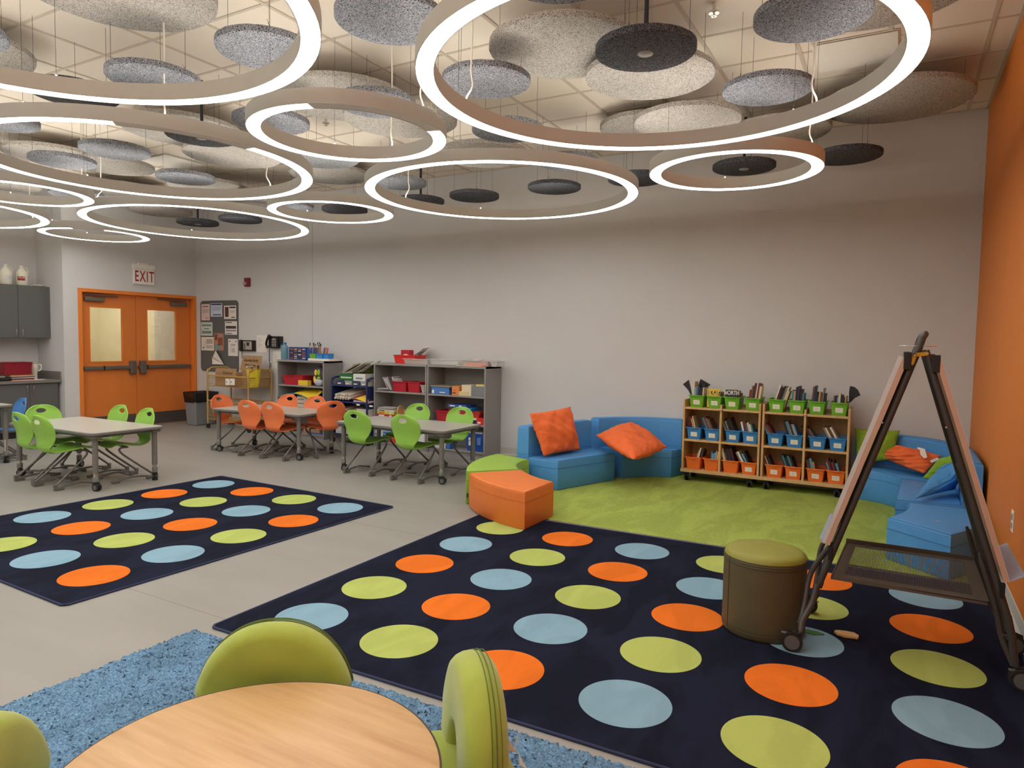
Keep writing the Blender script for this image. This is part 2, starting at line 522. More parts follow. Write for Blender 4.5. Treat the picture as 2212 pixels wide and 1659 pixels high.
# corridor behind the glazed doors
M_CORR = mat('corridor_block_wall', (236, 230, 208), 0.7, noise=0.02, nscale=5)
struct(MB().box((XA - 2.6, YRET + 0.1, 0), (XA - 2.45, YB + 0.2, ZC)), 'wall_corridor', M_CORR)
struct(MB().box((XA - 2.45, YRET + 0.1, 0), (XL - 0.15, YRET + 0.2, ZC)), 'wall_corridor_side', M_CORR)
struct(MB().box((XA - 2.45, YB + 0.1, 0), (XL - 0.15, YB + 0.2, ZC)), 'wall_corridor_end', M_CORR)
ct = thing('corridor_light', 'long unseen lamp under the corridor ceiling, lighting the wall behind the doors', 'light', (XA - 1.2, 6.8, 2.9))  # unseen lamp, lights the corridor behind the door glass
MB().box((-0.12, -0.6, 0), (0.12, 0.6, 0.07)).build('housing', M_WHITE, ct, bevel=0.008)
MB().box((-0.10, -0.58, -0.006), (0.10, 0.58, 0.0)).build('diffuser', mat('corridor_lamp', (255, 250, 235), emit=(255, 243, 218), estr=30, noise=0.01), ct)
for yy in (-0.4, 0.4): MB().cyl((0, yy, 0.07), (0, yy, ZC - 2.9), 0.004, 6).build('suspension_rod', M_WIRE, ct)

# ------------------------------------------------------------------ double door
fr = MB()
xf0, xf1 = XL - 0.16, XL + 0.012
fr.box((xf0, DY0 - 0.057, 0), (xf1, DY0 + 0.003, DZ + 0.052)).box((xf0, DY1 - 0.003, 0), (xf1, YB - 0.002, DZ + 0.052)).box((xf0, DY0, DZ - 0.003), (xf1, DY1, DZ + 0.052))
fr.box((xf0, DY0, 0), (XL - 0.125, DY0 + 0.015, DZ)).box((xf0, DY1 - 0.015, 0), (XL - 0.125, DY1, DZ)).box((xf0, DY0, DZ - 0.015), (XL - 0.125, DY1, DZ))
tag(struct(fr, 'door_frame', M_DFRAME, bevel=0.004), 'orange steel frame round the double doors')
XD = XL - 0.078


def door_leaf(name, y0, y1, win, hinge):
    """leaf with a glazed cut-out, its face at x = XD"""
    x0, x1 = XD - 0.045, XD
    (wy0, wy1, wz0, wz1) = win
    b = MB()
    b.box((x0, y0, 0.008), (x1, wy0, DZ - 0.004)).box((x0, wy1, 0.008), (x1, y1, DZ - 0.004)).box((x0, wy0, 0.008), (x1, wy1, wz0)).box((x0, wy0, wz1), (x1, wy1, DZ - 0.004))
    d = tag(b.build(name, M_DOOR), kind='structure')
    g = MB()
    for a in ((wy0 - 0.012, wz0 - 0.012, wy1 + 0.012, wz0 + 0.012), (wy0 - 0.012, wz1 - 0.012, wy1 + 0.012, wz1 + 0.012), (wy0 - 0.012, wz0, wy0 + 0.012, wz1), (wy1 - 0.012, wz0, wy1 + 0.012, wz1)):
        g.box((x1 - 0.01, a[0], a[1]), (x1 + 0.009, a[2], a[3]))
    g.build('glazing_bead', M_DFRAME, d, bevel=0.003)
    MB().box((XD - 0.027, wy0, wz0), (XD - 0.021, wy1, wz1)).build('glass_pane', mat('door_glass', (235, 238, 235), 0.04, trans=1.0, noise=0.005), d)
    # exit bar
    s = 1 if hinge == 'left' else -1
    ya, yb = y0 + 0.02, y1 - 0.02
    pad = (y1 - 0.13, y1 - 0.035) if s > 0 else (y0 + 0.035, y0 + 0.13)
    bar = MB().box((x1 + 0.02, ya, 0.95), (x1 + 0.055, yb, 1.01)).build('exit_bar', M_HW, d, bevel=0.012)
    bb = (y1 - 0.56, y1 - 0.54) if s > 0 else (y0 + 0.15, y0 + 0.17)
    MB().box((x1 + 0.019, bb[0], 0.948), (x1 + 0.057, bb[1], 1.012)).build('black_joint', M_BLACK, bar)
    MB().box((x1, pad[0], 0.87), (x1 + 0.075, pad[1], 1.09)).build('latch_case', M_HW, bar, bevel=0.014)
    MB().box((x1, ya, 0.955), (x1 + 0.02, ya + 0.05, 1.005)).box((x1, yb - 0.05, 0.955), (x1 + 0.02, yb, 1.005)).build('bar_mount', M_HW, bar)
    # closer
    cy = (y0 + 0.05, y0 + 0.35) if s > 0 else (y1 - 0.38, y1 - 0.08)
    c = MB().box((x1, cy[0], 2.015), (x1 + 0.06, cy[1], 2.08)).build('door_closer', M_HW, d, bevel=0.012)
    ay = (y0 + 0.04, y0 + 0.56) if s > 0 else (y1 - 0.62, y1 - 0.1)
    MB().tube([(x1 + 0.035, ay[0], 2.118), (x1 + 0.045, (ay[0] + ay[1]) / 2, 2.112), (x1 + 0.05, ay[1], 2.108)], 0.012, 8).build('closer_arm', M_HW, c, smooth=40)
    MB().box((x1 + 0.0005, y0 + 0.02, 0.015), (x1 + 0.0025, y1 - 0.02, 0.215)).build('kick_plate', M_KICK, d)
    return d


door_leaf('door_1', DY0 + 0.017, 6.822, (6.079, 6.602, 1.075, 1.935), 'left')
door_leaf('door_2', 6.828, DY1 - 0.017, (7.013, 7.543, 1.075, 1.935), 'right')
w = thing('wall_panel', 'blue edged cream panel in the corridor seen through the right door glass', 'panel', (XA - 2.4, 0, 0))
pa, pb = onx(300, 720, XA - 2.4).y, onx(327, 720, XA - 2.4).y
MB().box((0, pa, 0), (0.05, pb, 2.9)).build('panel', plain(190, 178, 140), w)
MB().box((0.05, pa, onx(320, 679, XA - 2.4).z), (0.06, pb, 2.6)).box((0.05, pa, 0.2), (0.06, pb, onx(320, 766, XA - 2.4).z)).build('blue_band', M_BLUEV, w)

# exit sign
t = thing('exit_sign', 'white illuminated EXIT sign with red letters above the orange double doors', 'sign', (XL, 6.905, 2.33))
MB().box((0.0, -0.172, 0), (0.05, 0.172, 0.245)).build('face', M_WHITE, t, bevel=0.006)
MB().box((0.0, -0.185, 0.245), (0.062, 0.185, 0.325)).build('top_housing', M_WHITE, t, bevel=0.008)
MB().box((0.0, -0.09, 0.325), (0.05, 0.06, 0.345)).build('canopy', M_WHITE, t, bevel=0.004)
text_obj('lettering', 'EXIT', 0.245, mat('exit_red', (170, 24, 40), 0.5, noise=0.02), face_left(0.0505, 0, 0.122), t, sx=0.56, bold=0.003, space=1.22)

# fire strobe
t = thing('fire_strobe', 'small dark red fire alarm strobe high on the back wall', 'alarm', (-9.50, YB, 2.34))
MB().box((-0.055, -0.045, 0), (0.06, 0, 0.145)).build('base', mat('maroon_plastic', (130, 24, 38), 0.4, noise=0.03), t, bevel=0.008)
MB().box((-0.06, -0.07, 0.03), (0.02, -0.045, 0.075)).build('strobe_lens', M_CLEAR, t, bevel=0.008)

# ------------------------------------------------------------------ ring pendants
ZR = 2.864
HR = 0.092


def ring_seg(mb, ri, ro, z0, z1, a0, a1, n):
    vs = []; fs = []
    for i in range(n + 1):
        q = a0 + (a1 - a0) * i / n
        c, s = math.cos(q), math.sin(q)
        vs += [(ri * c, ri * s, z0), (ro * c, ro * s, z0), (ro * c, ro * s, z1), (ri * c, ri * s, z1)]
    for i in range(n):
        a = 4 * i; b = a + 4
        for k in range(4):
            k2 = (k + 1) % 4
            fs.append((a + k, a + k2, b + k2, b + k))
    if abs((a1 - a0) - 2 * PI) > 1e-6:
        fs += [(0, 1, 2, 3), (4 * n + 3, 4 * n + 2, 4 * n + 1, 4 * n)]
    return mb.add(vs, fs)


def ring_light(x, y, r, label, cover=None, cords=(), nw=3, w0=0.4):
    t = thing('ring_pendant_light', label, 'ceiling light', (x, y, ZR), 0, 'ring pendant lights under the ceiling')
    w_ = 0.096; ri = r - w_; n = 96; e = 0.004
    prof = [(r, 0), (r, HR), (ri, HR), (ri, 0), (ri + e, 0), (ri + e, HR - e), (r - e, HR - e), (r - e, 0)]
    h = MB().lathe(prof, n=n, close=True).build('housing', M_RING, t, smooth=35)
    if cover:
        a0, a1 = cover
        ring_seg(MB(), ri + e, r - e, 0.002, 0.008, a1, a0 + 2 * PI, 84).build('diffuser', M_LIT, t, smooth=35)
        ring_seg(MB(), ri + e, r - e, 0.002, 0.008, a0, a1, 24).build('cover_plate', M_COVER, t, smooth=35)
    else:
        ring_seg(MB(), ri + e, r - e, 0.002, 0.008, 0, 2 * PI, n).build('diffuser', M_LIT, t, smooth=35)
    ring_seg(MB(), ri + 0.03, r - 0.03, HR, HR + 0.003, 0, 2 * PI, n).build('upper_diffuser', M_LITUP, t, smooth=35)
    rm = r - w_ / 2
    for k in range(nw):
        q = w0 + 2 * PI * k / nw
        p = (rm * math.cos(q), rm * math.sin(q))
        s = MB().cyl((*p, HR), (*p, ZC - ZR), 0.0012, 5).build('suspension_wire', M_WIRE, t)
        MB().cyl((*p, HR), (*p, HR + 0.02), 0.006, 8).build('cable_gripper', M_CORD, s)
    for (px, py) in cords:
        P = onz(px, py, ZR + HR)
        q = math.atan2(P.y - y, P.x - x)
        cx, cy = rm * math.cos(q), rm * math.sin(q)
        top = (cx * 0.97, cy * 0.97)
        path = smoothpath([(cx, cy, HR), (cx * 0.995, cy * 0.995, HR + 0.04), (cx * 0.96, cy * 0.96, HR + 0.10), (*top, HR + 0.2), (top[0] + 0.006, top[1], 0.55), (*top, ZC - ZR)], 6)
        s = MB().tube(path, 0.0055, 8).build('power_cord', M_CORD, t, smooth=60)
        MB().box((top[0] - 0.055, top[1] - 0.055, ZC - ZR - 0.014), (top[0] + 0.055, top[1] + 0.055, ZC - ZR - 0.006)).build('canopy', M_CORD, s)
    return t


def ang(cx, cy, px, py):
    P = onz(px, py, ZR); return math.atan2(P.y - cy, P.x - cx)


def cov(cx, cy, a, b):
    q0, q1 = ang(cx, cy, *a), ang(cx, cy, *b)
    while q1 < q0: q1 += 2 * PI
    if q1 - q0 > PI: q0, q1 = q1, q0 + 2 * PI
    return (q0, q1)


ring_light(-3.277, 1.471, 1.286, 'large glowing ring light cut by the upper left corner of the photo')
ring_light(-1.193, 3.596, 1.250, 'largest looking ring light at the upper right, near the orange wall', cords=((1011, 223), (1764, 226)), w0=1.1)
ring_light(-3.31, 3.582, 0.656, 'small ring light between the two large rings near the camera', cov(-3.31, 3.582, (662, 223), (935, 284)), cords=((853, 322), (914, 238)))
ring_light(-5.398, 3.511, 1.279, 'wide glowing ring at the left below the corner ring, with a dull steel arc', cov(-5.398, 3.511, (240, 260), (537, 322)), cords=((582, 404), (425, 72)), w0=0.9)
ring_light(-3.315, 5.637, 1.259, 'large ring light in the middle of the back row, small discs showing through it', cords=((871, 430),), w0=0.2)
ring_light(-1.211, 5.672, 0.656, 'small ring light at the right of the back row, around a disc on a pole', cords=((1762, 315),), w0=1.9)
ring_light(-5.458, 5.633, 0.664, 'small flat looking ring light just left of the large middle ring', w0=0.7)
ring_light(-7.547, 5.551, 1.28, 'large ring light above the orange doors and the tall corner', cords=((218, 430),), w0=0.5)
ring_light(-9.73, 5.522, 0.667, 'thin small ring light right above the door wall corner', cov(-9.73, 5.522, (150, 492), (228, 497)), w0=0.7)
ring_light(-7.61, 3.57, 0.650, 'ring light at the left edge, upper of the two cut by the frame', cords=((166, 420),), w0=0.7)
ring_light(-9.72, 3.50, 1.28, 'ring light at the left edge, lower of the two cut by the frame', cords=((100, 478),), w0=0.2)
for (x, y, r) in ((-1.2, 1.45, 0.656), (-5.4, 1.45, 0.656), (-7.55, 1.45, 1.27), (-9.7, 1.45, 0.656), (-1.2, -0.7, 1.27), (-3.3, -0.7, 0.656), (-5.4, -0.7, 1.27), (-7.55, -0.7, 0.656), (-3.3, -2.4, 1.0)):
    ring_light(x, y, r, 'ring light over the unseen part of the room behind the camera')

# ------------------------------------------------------------------ hanging acoustic discs
DISCS = [('dark', 0.3, -4.55, 3.0, 3.24), ('dark', 0.3, -3.5, 3.054, 3.255), ('dark', 0.3, -4.53, 3.995, 3.226), ('dark', 0.3, -6.555, 3.919, 3.223), ('dark', 0.3, -7.476, 3.93, 3.23), ('dark', 0.3, -6.883, 4.889, 3.206), ('pole', 0.3, -5.477, 4.055, 3.255), ('dark', 0.3, -3.574, 4.162, 3.28), ('dark', 0.3, -2.539, 4.086, 3.249), ('pole', 0.3, -1.418, 4.09, 3.246), ('dark', 0.3, -0.89, 5.146, 3.267), ('dark', 0.3, -0.512, 7.115, 3.24), ('pole', 0.3, -1.434, 7.166, 3.249), ('dark', 0.3, -2.521, 7.097, 3.225), ('dark', 0.3, -3.501, 7.123, 3.232), ('dark', 0.3, -3.006, 6.414, 3.3), ('dark', 0.3, -4.585, 7.14, 3.232), ('pole', 0.3, -5.397, 7.144, 3.24), ('dark', 0.3, -5.149, 6.432, 3.3), ('dark', 0.3, -2.958, 5.11, 3.253), ('dark', 0.3, -6.583, 7.041, 3.207), ('pole', 0.3, -9.425, 6.892, 3.209), ('dark', 0.3, -8.472, 6.896, 3.192), ('dark', 0.3, -7.162, 6.63, 3.225), ('dark', 0.3, -9.019, 4.897, 3.225), ('dark', 0.3, -2.504, 3.031, 3.225), ('dark', 0.3, -0.495, 4.102, 3.255), ('dark', 0.3, -5.439, 2.948, 3.27), ('dark', 0.3, -6.551, 2.938, 3.225), ('dark', 0.3, -5.097, 2.043, 3.3), ('dark', 0.3, -9.03, 3.934, 3.3), ('dark', 0.3, -1.5, 3.05, 3.25),
         ('light', 0.45, -10.227, 6.833, 3.435), ('light', 0.45, -8.401, 4.996, 3.525), ('light', 0.56, -4.282, 4.541, 3.54), ('light', 0.5, -3.975, 4.959, 3.44), ('light', 0.5, -2.084, 4.329, 3.47), ('light', 0.45, -1.639, 4.823, 3.38), ('light', 0.45, -1.693, 6.01, 3.405), ('light', 0.45, -2.281, 6.661, 3.615), ('light', 0.56, -0.124, 6.626, 3.525), ('light', 0.45, -1.068, 6.803, 3.45), ('light', 0.45, -3.687, 5.914, 3.33), ('light', 0.5, -6.483, 6.658, 3.585), ('mid', 0.4, -5.176, 5.165, 3.3), ('light', 0.57, -4.217, 2.539, 3.57), ('light', 0.5, -6.17, 2.502, 3.57), ('light', 0.56, -6.352, 4.484, 3.54), ('light', 0.5, -6.408, 5.125, 3.45), ('light', 0.5, -8.758, 4.487, 3.57), ('light', 0.5, -8.402, 6.297, 3.54), ('light', 0.45, -7.85, 6.9, 3.46), ('light', 0.38, -10.43, 4.783, 3.45), ('light', 0.5, -9.9, 6.0, 3.58), ('light', 0.56, -0.213, 4.612, 3.57)]


def disc_mesh(r, m_, seed):
    rr = random.Random(seed); n = 72; mb = MB(); t_ = 0.05
    vs = []; fs = []
    prof = [(1 - 0.012 / r, 0.0), (1, 0.008), (1, t_ - 0.005), (1 - 0.010 / r, t_)]
    jit = [1 + rr.uniform(-0.0035, 0.0035) for _ in range(n)]
    for i, (q, z) in enumerate(prof):
        for k in range(n):
            a = 2 * PI * k / n
            vs.append((r * q * jit[k] * math.cos(a), r * q * jit[k] * math.sin(a), z + rr.uniform(-0.0015, 0.0015) * (i > 0)))
    for i in range(3):
        for k in range(n):
            k2 = (k + 1) % n; fs.append((i * n + k, i * n + k2, (i + 1) * n + k2, (i + 1) * n + k))
    fs += [tuple(range(n - 1, -1, -1)), tuple(range(3 * n, 4 * n))]
    mb.add(vs, fs)
    return mb.mesh('felt_board', m_, smooth=50)


DM = {}
order = sorted(range(len(DISCS)), key=lambda i: (-round(DISCS[i][3] * 1.0), -DISCS[i][2]))
names = {'dark': 'small charcoal disc', 'pole': 'charcoal disc on a pole', 'light': 'pale grey disc', 'mid': 'middle grey disc'}
ordw = ['first', 'second', 'third', 'fourth', 'fifth', 'sixth', 'seventh', 'eighth', 'ninth', 'tenth', 'eleventh']
roww = {7: 'in back wall row', 6: 'in second row from back', 5: 'in third row from back', 4: 'in fourth row from back', 3: 'in fifth row from back', 2: 'in row nearest camera'}
cnt = {}
for i in order:
    kind, r, x, y, z = DISCS[i]
    row = max(2, min(7, round(y)))
    key = (kind, row); cnt[key] = cnt.get(key, 0) + 1
    lab = '%s, %s from orange wall %s' % (names[kind], ordw[cnt[key] - 1], roww[row])
    t = thing('acoustic_disc', lab, 'acoustic panel', (x, y, z), rnd.uniform(0, 6), 'hanging acoustic discs')
    mk = 'dark' if kind == 'pole' else kind
    if kind == 'dark' and not (y > 6.8 or abs(x + 5.44) < 0.05): mk = 'dmid'
    if (mk, r, i % 3) not in DM:
        DM[(mk, r, i % 3)] = disc_mesh(r, {'dark': M_FDARK, 'dmid': M_FDMID, 'mid': M_FMID, 'light': M_FLIGHT}[mk], i)
    b = bpy.data.objects.new('felt_board', DM[(mk, r, i % 3)]); col.objects.link(b); b.parent = t
    a0 = rnd.uniform(0, 6)
    for k in range(3 if r < 0.4 else 4):
        q = a0 + 2 * PI * k / (3 if r < 0.4 else 4) + rnd.uniform(-0.2, 0.2); rr_ = r * 0.86
        p = (rr_ * math.cos(q), rr_ * math.sin(q))
        MB().cyl((*p, 0.05), (p[0], p[1], ZC - z), 0.0014, 5).tube([(p[0], p[1], 0.085), (p[0] + 0.006, p[1], 0.075), (p[0] - 0.004, p[1] + 0.004, 0.06), (p[0] + 0.018, p[1] + 0.01, 0.095)], 0.0012, 4).build('suspension_wire', M_WIRE, t)
    if kind == 'pole':
        MB().cyl((0, 0, 0.05), (0, 0, ZC - z), 0.014, 12).build('pole', mat('black_pole', (34, 36, 44), 0.5, noise=0.03), t, smooth=40)
        MB().lathe([(0.042, -0.004), (0.036, -0.009), (0.0, -0.010)], n=24).lathe([(0.046, 0.0), (0.046, -0.005), (0.040, -0.005), (0.040, 0)], n=24, close=True).build('sensor_cap', M_STEEL, t, smooth=40)

# sprinkler heads and one ceiling diffuser
for (px, py, lab) in ((704, 271, 'small round sprinkler head seen through the small near ring'), (1542, 36, 'small sprinkler head between the pale discs at the upper right')):
    P = onz(px, py, 3.66)
    t = thing('sprinkler_head', lab, 'sprinkler', (P.x, P.y, 3.66))
    MB().lathe([(0.035, 0.02), (0.035, 0.03), (0.012, 0.035), (0.012, 0.09)], n=20).build('escutcheon', M_CHROME, t, smooth=40)
    MB().cyl((0, 0, 0), (0, 0, 0.03), 0.006, 8).lathe([(0.02, 0), (0.02, 0.003)], n=12).build('deflector', M_CHROME, t)
for (px, py, lab) in ((372, 348, 'square white air diffuser in the ceiling behind the left ring'), (1850, 110, 'square white air diffuser in the ceiling near the orange wall')):
    P = onz(px, py, ZC)
    t = thing('air_diffuser', lab, 'vent', (P.x, P.y, ZC - 0.02))
    for k in range(3):
        h = 0.28 - 0.09 * k
        MB().box((-h, -h, 0.004 * k), (h, h, 0.004 * k + 0.006)).build('louver_ring', M_WHITE, t, bevel=0.002)
    MB().box((-0.29, -0.29, 0.012), (0.29, 0.29, 0.0145)).build('flange', M_WHITE, t)

# ------------------------------------------------------------------ rugs
SEQ = {'G': 2, 'B': 3, 'O': 1}


def dot_rug(label, ox, oy, an, nx, ny, sx, sy, rad, mx0, mx1, my0, my1, seq, fn):
    """ox, oy = centre of the far left dot; dots run +x and towards the viewer"""
    t = thing('polka_dot_rug', label, 'rug', (ox, oy, 0), an, 'navy polka dot rugs')
    x0, x1 = -mx0, sx * (nx - 1) + mx1
    y1, y0 = my1, -sy * (ny - 1) - my0
    mb = MB().box((x0 + 0.012, y0 + 0.012, 0.001), (x1 - 0.012, y1 - 0.012, 0.008))
    for i in range(nx):
        for j in range(ny):
            mb.cur = SEQ[seq[fn(i, j) % 3]]
            n = 64
            vs = [(sx * i + rad * math.cos(2 * PI * k / n), -sy * j + rad * math.sin(2 * PI * k / n), 0.0088) for k in range(n)]
            mb.add(vs, [tuple(range(n))])
    mb.build('pile', [M_NAVY, M_DOTO, M_DOTG, M_DOTB], t, merge=False)
    MB().tube([(x0 + 0.006, y0 + 0.03, 0.006), (x0 + 0.006, y1 - 0.03, 0.006), (x0 + 0.03, y1 - 0.006, 0.006), (x1 - 0.03, y1 - 0.006, 0.006), (x1 - 0.006, y1 - 0.03, 0.006), (x1 - 0.006, y0 + 0.03, 0.006), (x1 - 0.03, y0 + 0.006, 0.006), (x0 + 0.03, y0 + 0.006, 0.006), (x0 + 0.006, y0 + 0.03, 0.006)], 0.007, 8, cap=False).build('bound_edge', M_NAVYB, t, smooth=60)
    return t


dot_rug('navy polka dot rug on the vinyl floor in front of the left table', -6.0013, 4.5366, -0.0229, 4, 5, 0.58409, 0.52662, 0.1959, 0.31, 0.36, 0.36, 0.315, 'BOG', lambda i, j: i + j)
dot_rug('large navy polka dot rug under the easel and the olive drum stool', -2.7325, 4.706, 0.0201, 6, 5, 0.58566, 0.51901, 0.1926, 0.36, 0.385, 0.36, 0.40, 'GBO', lambda i, j: j - i)


def shag(name, label, poly, nx, ny, m_, h=0.014, amp=0.006):
    """poly = 4 corners; a dense pile with an uneven tufted surface"""
    a, b, c, d = [Vector((*p, 0)) for p in poly]
    vs = []; fs = []; rr = random.Random(3)
    for j in range(ny + 1):
        for i in range(nx + 1):
            u, v = i / nx, j / ny
            p = (a * (1 - u) + b * u) * (1 - v) + (d * (1 - u) + c * u) * v
            edge = i in (0, nx) or j in (0, ny)
            vs.append((p.x + rr.uniform(-1, 1) * amp * 0.7, p.y + rr.uniform(-1, 1) * amp * 0.7, 0.002 if edge else h + rr.uniform(-1, 1) * amp * 0.7))
    for j in range(ny):
        for i in range(nx):
            q = j * (nx + 1) + i
            fs.append((q, q + 1, q + nx + 2, q + nx + 1))
    o = MB().add(vs, fs).build(name, m_, smooth=180, merge=False)
    return tag(o, label, 'rug')


shag('shag_rug', 'plain green shag rug in the reading corner under the sofas', [(-3.06, 5.165), (0.585, 5.215), (0.585, 7.85), (-3.06, 7.85)], 230, 170, M_SHAGG, 0.012, 0.004)
shag('shag_rug', 'plain blue shag rug under the round table in the foreground', [(-3.07, -0.4), (0.2, -0.4), (0.2, 2.285), (-3.07, 2.195)], 360, 300, M_SHAGB, 0.014, 0.011)

# ------------------------------------------------------------------ plastic shell chairs
def lerp(tab, t):
    for (a, *va), (b, *vb) in zip(tab, tab[1:]):
        if t <= b:
            k = (t - a) / (b - a); k = k * k * (3 - 2 * k) if False else k
            return [p + (q - p) * k for p, q in zip(va, vb)]
    return list(tab[-1][1:])


def chair_shell_mesh():
    # arc position t, y, z, half width, forward curl of the edge (y), upward curl (z)
    ctrl = [(-0.050, 0.722, 0.000), (-0.047, 0.716, 0.075), (-0.040, 0.690, 0.135), (-0.028, 0.645, 0.178), (-0.014, 0.590, 0.192), (0.000, 0.535, 0.184), (0.008, 0.485, 0.168), (0.008, 0.435, 0.143), (0.014, 0.392, 0.118), (0.042, 0.358, 0.098), (0.095, 0.342, 0.098), (0.180, 0.351, 0.134), (0.260, 0.369, 0.176), (0.340, 0.379, 0.190), (0.400, 0.374, 0.176), (0.432, 0.352, 0.150)]
    P = smoothpath(ctrl, 6)
    nu = 36
    vs = []; fs = []
    for i, p in enumerate(P):
        yy, zz, w = p.x, p.y, max(p.z, 0.0)
        s = i / (len(P) - 1)
        back = max(0, min(1, (zz - 0.40) / 0.12))
        for k in range(nu + 1):
            u = -1 + 2 * k / nu
            cy = 0.040 * back * u * u * min(1, w / 0.12)
            waist = math.exp(-((zz - 0.43) / 0.06) ** 2) if yy < 0.12 else 0
            cy += 0.020 * waist * u * u
            cz = (0.012 * u * u) * (1 - back)
            vs.append(Vector((w * u, yy + cy, zz + cz)))
    n1 = nu + 1
    hc, ha, hb = 0.660, 0.052, 0.024
    keep = {}
    for i in range(len(P) - 1):
        for k in range(nu):
            q = (i * n1 + k, i * n1 + k + 1, (i + 1) * n1 + k + 1, (i + 1) * n1 + k)
            c = (vs[q[0]] + vs[q[1]] + vs[q[2]] + vs[q[3]]) / 4
            if c.z > 0.5 and (c.x / ha) ** 2 + ((c.z - hc) / hb) ** 2 < 1: continue
            fs.append(q)
    # round the rim of the hand hole
    used = {}
    for f in fs:
        for a in f: used[a] = used.get(a, 0) + 1
    for idx, v in enumerate(vs):
        i, k = divmod(idx, n1)
        if 0 < i < len(P) - 1 and 0 < k < nu and used.get(idx, 0) in (1, 2, 3) and abs(v.z - hc) < hb * 2.2 and abs(v.x) < ha * 1.6:
            d = math.sqrt((v.x / ha) ** 2 + ((v.z - hc) / hb) ** 2)
            if d > 0: v.x /= d; v.z = hc + (v.z - hc) / d
    mb = MB().add([tuple(v) for v in vs], fs)
    o = mb.build('tmp', M_GREENP, smooth=180)
    so = o.modifiers.new('s', 'SOLIDIFY'); so.thickness = 0.011; so.offset = 0
    su = o.modifiers.new('u', 'SUBSURF'); su.levels = 1; su.render_levels = 1
    dg = bpy.context.evaluated_depsgraph_get()
    me = bpy.data.meshes.new_from_object(o.evaluated_get(dg))
    bpy.data.objects.remove(o)
    me.name = 'shell'
    for p in me.polygons: p.use_smooth = True
    return me


SHELL = chair_shell_mesh()
SHELLS = {}
for nm, mm in (('green', M_GREENP), ('orange', M_ORANGEP), ('blue', M_BLUEP)):
    me = SHELL.copy(); me.materials.clear(); me.materials.append(mm); SHELLS[nm] = me


def side_tube(s):
    path = smoothpath([(s * 0.125, 0.27, 0.352), (s * 0.135, 0.335, 0.350), (s * 0.145, 0.352, 0.322), (s * 0.152, 0.30, 0.262), (s * 0.172, 0.075, 0.080), (s * 0.178, 0.035, 0.045), (s * 0.18, 0.045, 0.026), (s * 0.18, 0.15, 0.040), (s * 0.18, 0.26, 0.046), (s * 0.18, 0.36, 0.030), (s * 0.18, 0.43, 0.018)], 5)
    return MB().tube(path, 0.0105, 10)


def make_chair():
    t = thing('school_chair', None, 'chair')
    b = bpy.data.objects.new('shell', SHELLS['green']); col.objects.link(b); b.parent = t
    for s in (-1, 1):
        l = side_tube(s).build('leg', M_CHFRAME, t, smooth=60)
        MB().box((s * 0.18 - 0.017, 0.015, 0), (s * 0.18 + 0.017, 0.105, 0.030)).box((s * 0.18 - 0.015, 0.012, 0.02), (s * 0.18 + 0.015, 0.045, 0.062)).build('rear_foot_cap', M_CHFRAME, l, bevel=0.006)
        MB().box((s * 0.18 - 0.015, 0.375, 0), (s * 0.18 + 0.015, 0.45, 0.030)).build('front_foot_cap', M_CHFRAME, l, bevel=0.008)
    MB().tube([(-0.18, 0.22, 0.046), (0.18, 0.22, 0.046)], 0.008, 8).build('crossbar', M_CHFRAME, t, smooth=60)
    MB().tube([(-0.14, 0.27, 0.353), (0.14, 0.27, 0.353)], 0.010, 8).build('seat_bar', M_CHFRAME, t, smooth=60)
    return t


CH0 = make_chair()
ch_used = [False]


def chair(x, y, deg, colr, label, group):
    """x, y = midpoint between the rear feet; deg = heading of the seat front (90 = towards the back wall)"""
    t = CH0 if not ch_used[0] else copy_tree(CH0)
    ch_used[0] = True
    t.location = (x, y, 0); t.rotation_euler = (0, 0, R(deg - 90))
    for c in t.children:
        if c.name.startswith('shell'): c.data = SHELLS[colr]
    tag(t, label, 'chair', group)
    return t


# ------------------------------------------------------------------ grey activity tables
def rrect(x0, y0, x1, y1, r, n=6):
    P = []
    for cx, cy, a in ((x1 - r, y0 + r, -90), (x1 - r, y1 - r, 0), (x0 + r, y1 - r, 90), (x0 + r, y0 + r, 180)):
        for k in range(n + 1):
            q = R(a + 90 * k / n); P.append((cx + r * math.cos(q), cy + r * math.sin(q)))
    return P


